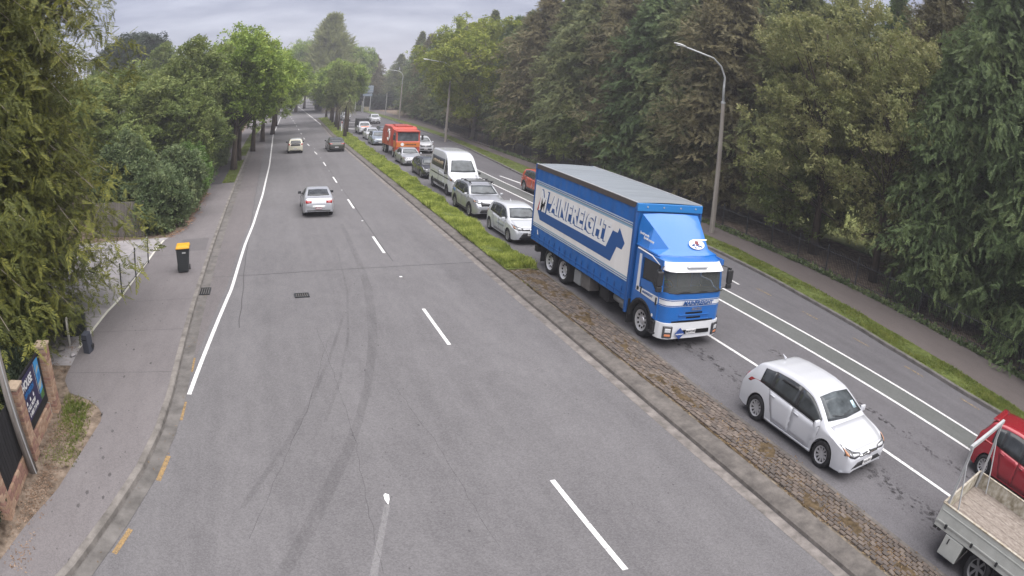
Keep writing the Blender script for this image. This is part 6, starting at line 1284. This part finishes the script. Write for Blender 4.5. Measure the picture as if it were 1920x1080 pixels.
SP('divider', PLATE, [(.335, .80), (.35, .80), (.31, 1.54), (.295, 1.54)], .004)
def ST(tx, size, y, z, m, **k): return lettering(tx, size, m, frame((.0175, y, z+.0), (0, 1, 0), (0, 0, 1)), hs, 'lettering', **k)
ST('HOUSE', .27, -.28, 1.36, PLATE, bold=.008, sx=.86); ST('OFF DESIGN', .15, -.26, 1.16, SB, bold=.005, sx=.86)
for yy in (-.56, -.30, -.04): SP('icon', PLATE, [(yy-.035, .95), (yy+.035, .95), (yy+.045, 1.0), (yy, 1.05), (yy-.045, 1.0)], .004)
ST('CALL NOW', .135, -.30, .855, PLATE, bold=.004, sx=.9); ST('0 800 710 00', .14, -.20, .70, PLATE, bold=.004, sx=.95)
# leaning timber pole beside the sign
t = thing('timber_pole', 'weathered grey timber power pole in front of the black boards', 'pole', (-6.14, 9.72, .11))
mb = MB(); mb.tube([(0, 0, -.12), (-.10, -.01, 2.0), (-.35, -.03, 7.5)], [.135, .118, .10], 12); mb.build('shaft', WOOD_G, t, True)
mb = MB(); mb.tube([(.11, -.08, 0.0), (.0, -.09, 2.0), (-.25, -.1, 6)], .02, 6); mb.build('cable_cover', GALV, t)
# wheelie bin
bn = thing('wheelie_bin', 'dark green wheelie bin with a yellow lid standing on the footpath', 'bin', (-3.75, 23.9, .13), .08)
BINM = mat('bin_charcoal', (.028, .032, .034), .5, .4); LIDM = mat('bin_yellow', (.62, .32, .012), .45, .4)
mb = MB(); mb.box((0, 0, .49), (.58, .66, .92), taper=(1, 1)); mb.v = [(x*(.80 if z < .5 else 1), y*(.74 if z < .5 else 1), z) for x, y, z in mb.v]; mb.build('body', BINM, bn, bevel=.035)
mb = MB(); mb.box((0, 0, .935), (.62, .70, .05)); mb.build('rim', BINM, bn, bevel=.015)
mb = MB(); mb.box((0, -.02, 1.0), (.63, .76, .09), taper=(.90, .88)); mb.build('lid', LIDM, bn, bevel=.03)
mb = MB(); mb.box((0, -.01, 1.05), (.44, .5, .02), taper=(.9, .9)); mb.build('lid_panel', LIDM, bn, bevel=.01)
mb = MB(); mb.tube([(-.24, .36, .97), (.24, .36, .97)], .018, 6); mb.build('handle', BINM, bn)
for sx in (-1, 1): mb = MB(); mb.lathe([(.001, -.025), (.10, -.025), (.10, .025), (.001, .025)], 14, 'x', (sx*.27, .27, .10)); mb.build('wheel', BLACKP, bn, True)
mb = MB(); mb.box((.06, -.345, .80), (.16, .006, .05)); mb.build('label', mat('bin_label', (.4, .4, .4), .5), bn)
# driveway gate fence
gt = thing('gate_fence', 'thin grey metal barred fence on the edge of the driveway', 'fence', (-5.85, 23, .12))
GP = [(-6.01-(-5.85), 21.0-23), (-.02, .2), (.12, 2.4)]
for p in GP: mb = MB(); mb.box((p[0], p[1], .60), (.05, .05, 1.24)); mb.build('post', STEEL_D, gt)
for a, b in zip(GP[:-1], GP[1:]):
    for z in (.14, 1.12): mb = MB(); mb.tube([(a[0], a[1], z), (b[0], b[1], z)], .018, 5); mb.build('rail', GALV if z > 1 else STEEL_D, gt)
    for k in range(1, 12): u = k/12; mb = MB(); mb.tube([(a[0]*(1-u)+b[0]*u, a[1]*(1-u)+b[1]*u, .14), (a[0]*(1-u)+b[0]*u, a[1]*(1-u)+b[1]*u, 1.12)], .008, 4); mb.build('bar', GALV, gt)
# grey timber fence behind the hedge end
tf = thing('timber_fence', 'weathered grey paling fence between the conifer and the hedge', 'fence', (-8.6, 30.9, .11))
for k in range(28): mb = MB(); mb.box((-1.9+k*.125, .35-.1*k/4, .9+rnd.uniform(-.02, .02)), (.108, .02, 1.78), rz=-.2); mb.build('paling', WOOD_G, tf)
for z in (.4, 1.4): mb = MB(); mb.tube([(-1.95, .42, z), (1.55, -.28, z)], .04, 4); mb.build('rail', WOOD_G, tf)
# letterbox corner: bins, white post, stones
nb = thing('letterbox', 'dark slab shaped letterbox leaning at the driveway corner', 'letterbox', (-6.12, 16.05, .12), -.25)
mb = MB(); mb.box((0, 0, .30), (.26, .34, .58), rx=.10, taper=(.95, .9)); mb.build('body', mat('letterbox_slate', (.045, .05, .065), .6), nb, bevel=.015); mb = MB(); mb.box((0, -.165, .42), (.17, .012, .035)); mb.build('slot', DARKGAP, nb)
mb = MB(); mb.box((.14, .12, .16), (.06, .12, .12)); mb.build('hinge', BLACKP, nb)
for i, (x, y, lb) in enumerate(((-7.38, 17.4, 'dark bin half hidden under the conifer by the white post'), (-6.85, 17.5, 'ribbed dark crate beside the white post'))):
    q = thing('storage_bin', lb, 'bin', (x, y, .12), .2*i); mb = MB(); mb.box((0, 0, .28), (.42, .36, .54), taper=(1.08, 1.08)); mb.build('body', BINM, q, bevel=.02)
    for k in range(6): mb = MB(); mb.box((-.16+k*.065, -.19, .28), (.02, .02, .46)); mb.build('rib', BINM, q)
    mb = MB(); mb.box((0, 0, .565), (.48, .42, .04)); mb.build('rim', BINM, q, bevel=.01)
wp = thing('white_post', 'short white timber post at the edge of the driveway', 'post', (-7.05, 16.55, .12)); mb = MB(); mb.tube([(0, 0, -.05), (.02, 0, .85)], [.055, .05], 10); mb.build('shaft', mat('post_white', (.52, .50, .46), .8, var=.2), wp, True); mb = MB(); mb.lathe([(.052, .85), (.04, .88), (.001, .89)], 10, 'z', (.02, 0, 0)); mb.build('cap', mat('post_white', (.5, .5, .5)), wp)
for i, (x, y, s) in enumerate(((-6.65, 15.75, .12), (-7.3, 16.2, .16), (-7.7, 16.4, .13), (-7.55, 15.4, .2))):
    mb = MB(); mb.lathe([(.001, -.6), (.7, -.4), (1, .0), (.75, .5), (.001, .7)], 9); r_ = random.Random(i); mb.v = [(a*s*r_.uniform(.8, 1.2), b*s*r_.uniform(.8, 1.2), c*s*.7) for a, b, c in mb.v]
    o = mb.build('stone', CONC_L if i == 0 else CONC_D); o.location = (x, y, .17); tag(o, ('pale stone beside the leaning letterbox', 'grey stone at the foot of the white post', 'grey stone under the conifer by the bins', 'big grey stone at the soil edge behind the sign')[i], 'stone')
# far junction: sign, low wall, posts
sg = thing('road_sign', 'big blue grey direction sign seen from behind at the junction', 'sign', (24.9, 170, 0))
for x in (-.9, .9): mb = MB(); mb.tube([(x, 0, 0), (x, 0, 7.4)], .10, 8); mb.build('post', GALV, sg)
mb = MB(); mb.box((0, -.1, 6.3), (2.9, .06, 2.0)); mb.build('panel', mat('sign_back_grey', (.20, .25, .31), .5), sg, bevel=.02)
for z in (5.6, 6.3, 7.0): mb = MB(); mb.box((0, -.16, z), (2.9, .06, .10)); mb.build('rail', GALV, sg)
mb = MB(); mb.box((0, -.1, 4.75), (2.5, .06, .7)); mb.build('panel', mat('sign_back_grey', (.2, .25, .3)), sg)
lw = thing('low_wall', 'low tan wall across the far side of the junction', 'wall', (20.8, 180, 0)); mb = MB(); mb.box((0, 0, .6), (12.5, .3, 1.2)); mb.build('body', mat('wall_tan', (.36, .31, .22), .9, var=.2, scale=1), lw); mb = MB(); mb.box((0, 0, 1.24), (12.6, .4, .1)); mb.build('coping', CONC, lw)
shrub('bush', 'low clipped bush in front of the tan wall', 22.5, 178.5, 3.0, .8, 1.2, L_MID, 50, 20, .5, 140)
for i, (x, y, h, c_, lb) in enumerate(((22.6, 176, 3.2, .55, 'white marker post beside the low tan wall'), (24.2, 174, 3.0, .5, 'pale marker post past the end of the low wall'), (26.6, 150, 5.5, .3, 'slim grey pole on the verge before the big sign'), (16.5, 182, 6, .5, 'pale thin pole behind the low tan wall'))):
    t = thing('marker_post', lb, 'post', (x, y, 0)); mb = MB(); mb.tube([(0, 0, 0), (0, 0, h)], .11, 8); mb.build('shaft', mat('marker_%d' % int(c_*100), (c_, c_, c_*.97), .6), t); mb = MB(); mb.lathe([(.12, h-.25), (.12, h-.05), (.001, h)], 8); mb.build('cap', mat('marker_cap', (.35, .33, .25), .6), t)
t = thing('median_post', 'short white marker post among the median trunks', 'post', (10.4, 95, .14)); mb = MB(); mb.box((0, 0, .8), (.18, .06, 1.7)); mb.build('shaft', PLATE, t); mb = MB(); mb.box((0, -.035, 1.4), (.14, .01, .3)); mb.build('reflector', LENS_R, t)
t = thing('cable_box', 'pale utility box by the fence in the far verge', 'utility box', (25.5, 92, .12)); mb = MB(); mb.box((0, 0, .35), (.6, .5, .7)); mb.build('body', CONC_L, t, bevel=.02); mb = MB(); mb.box((0, -.255, .4), (.4, .012, .5)); mb.build('door', CONC_D, t)

# ------------------------------------------------------------------ thin haze over the whole place
hm = bpy.data.materials.new('haze_air'); hm.use_nodes = True; hn = hm.node_tree; hn.nodes.clear()
ho = hn.nodes.new('ShaderNodeOutputMaterial'); hv = hn.nodes.new('ShaderNodeVolumePrincipled'); hv.inputs['Color'].default_value = (.93, .93, 1, 1); hv.inputs['Density'].default_value = HAZE; hv.inputs['Anisotropy'].default_value = .2
hn.links.new(hv.outputs[0], ho.inputs['Volume'])
mb = MB(); mb.box((0, 0, 17.5), (5400, 5400, 38)); hz = mb.build('haze', hm, kind='stuff')
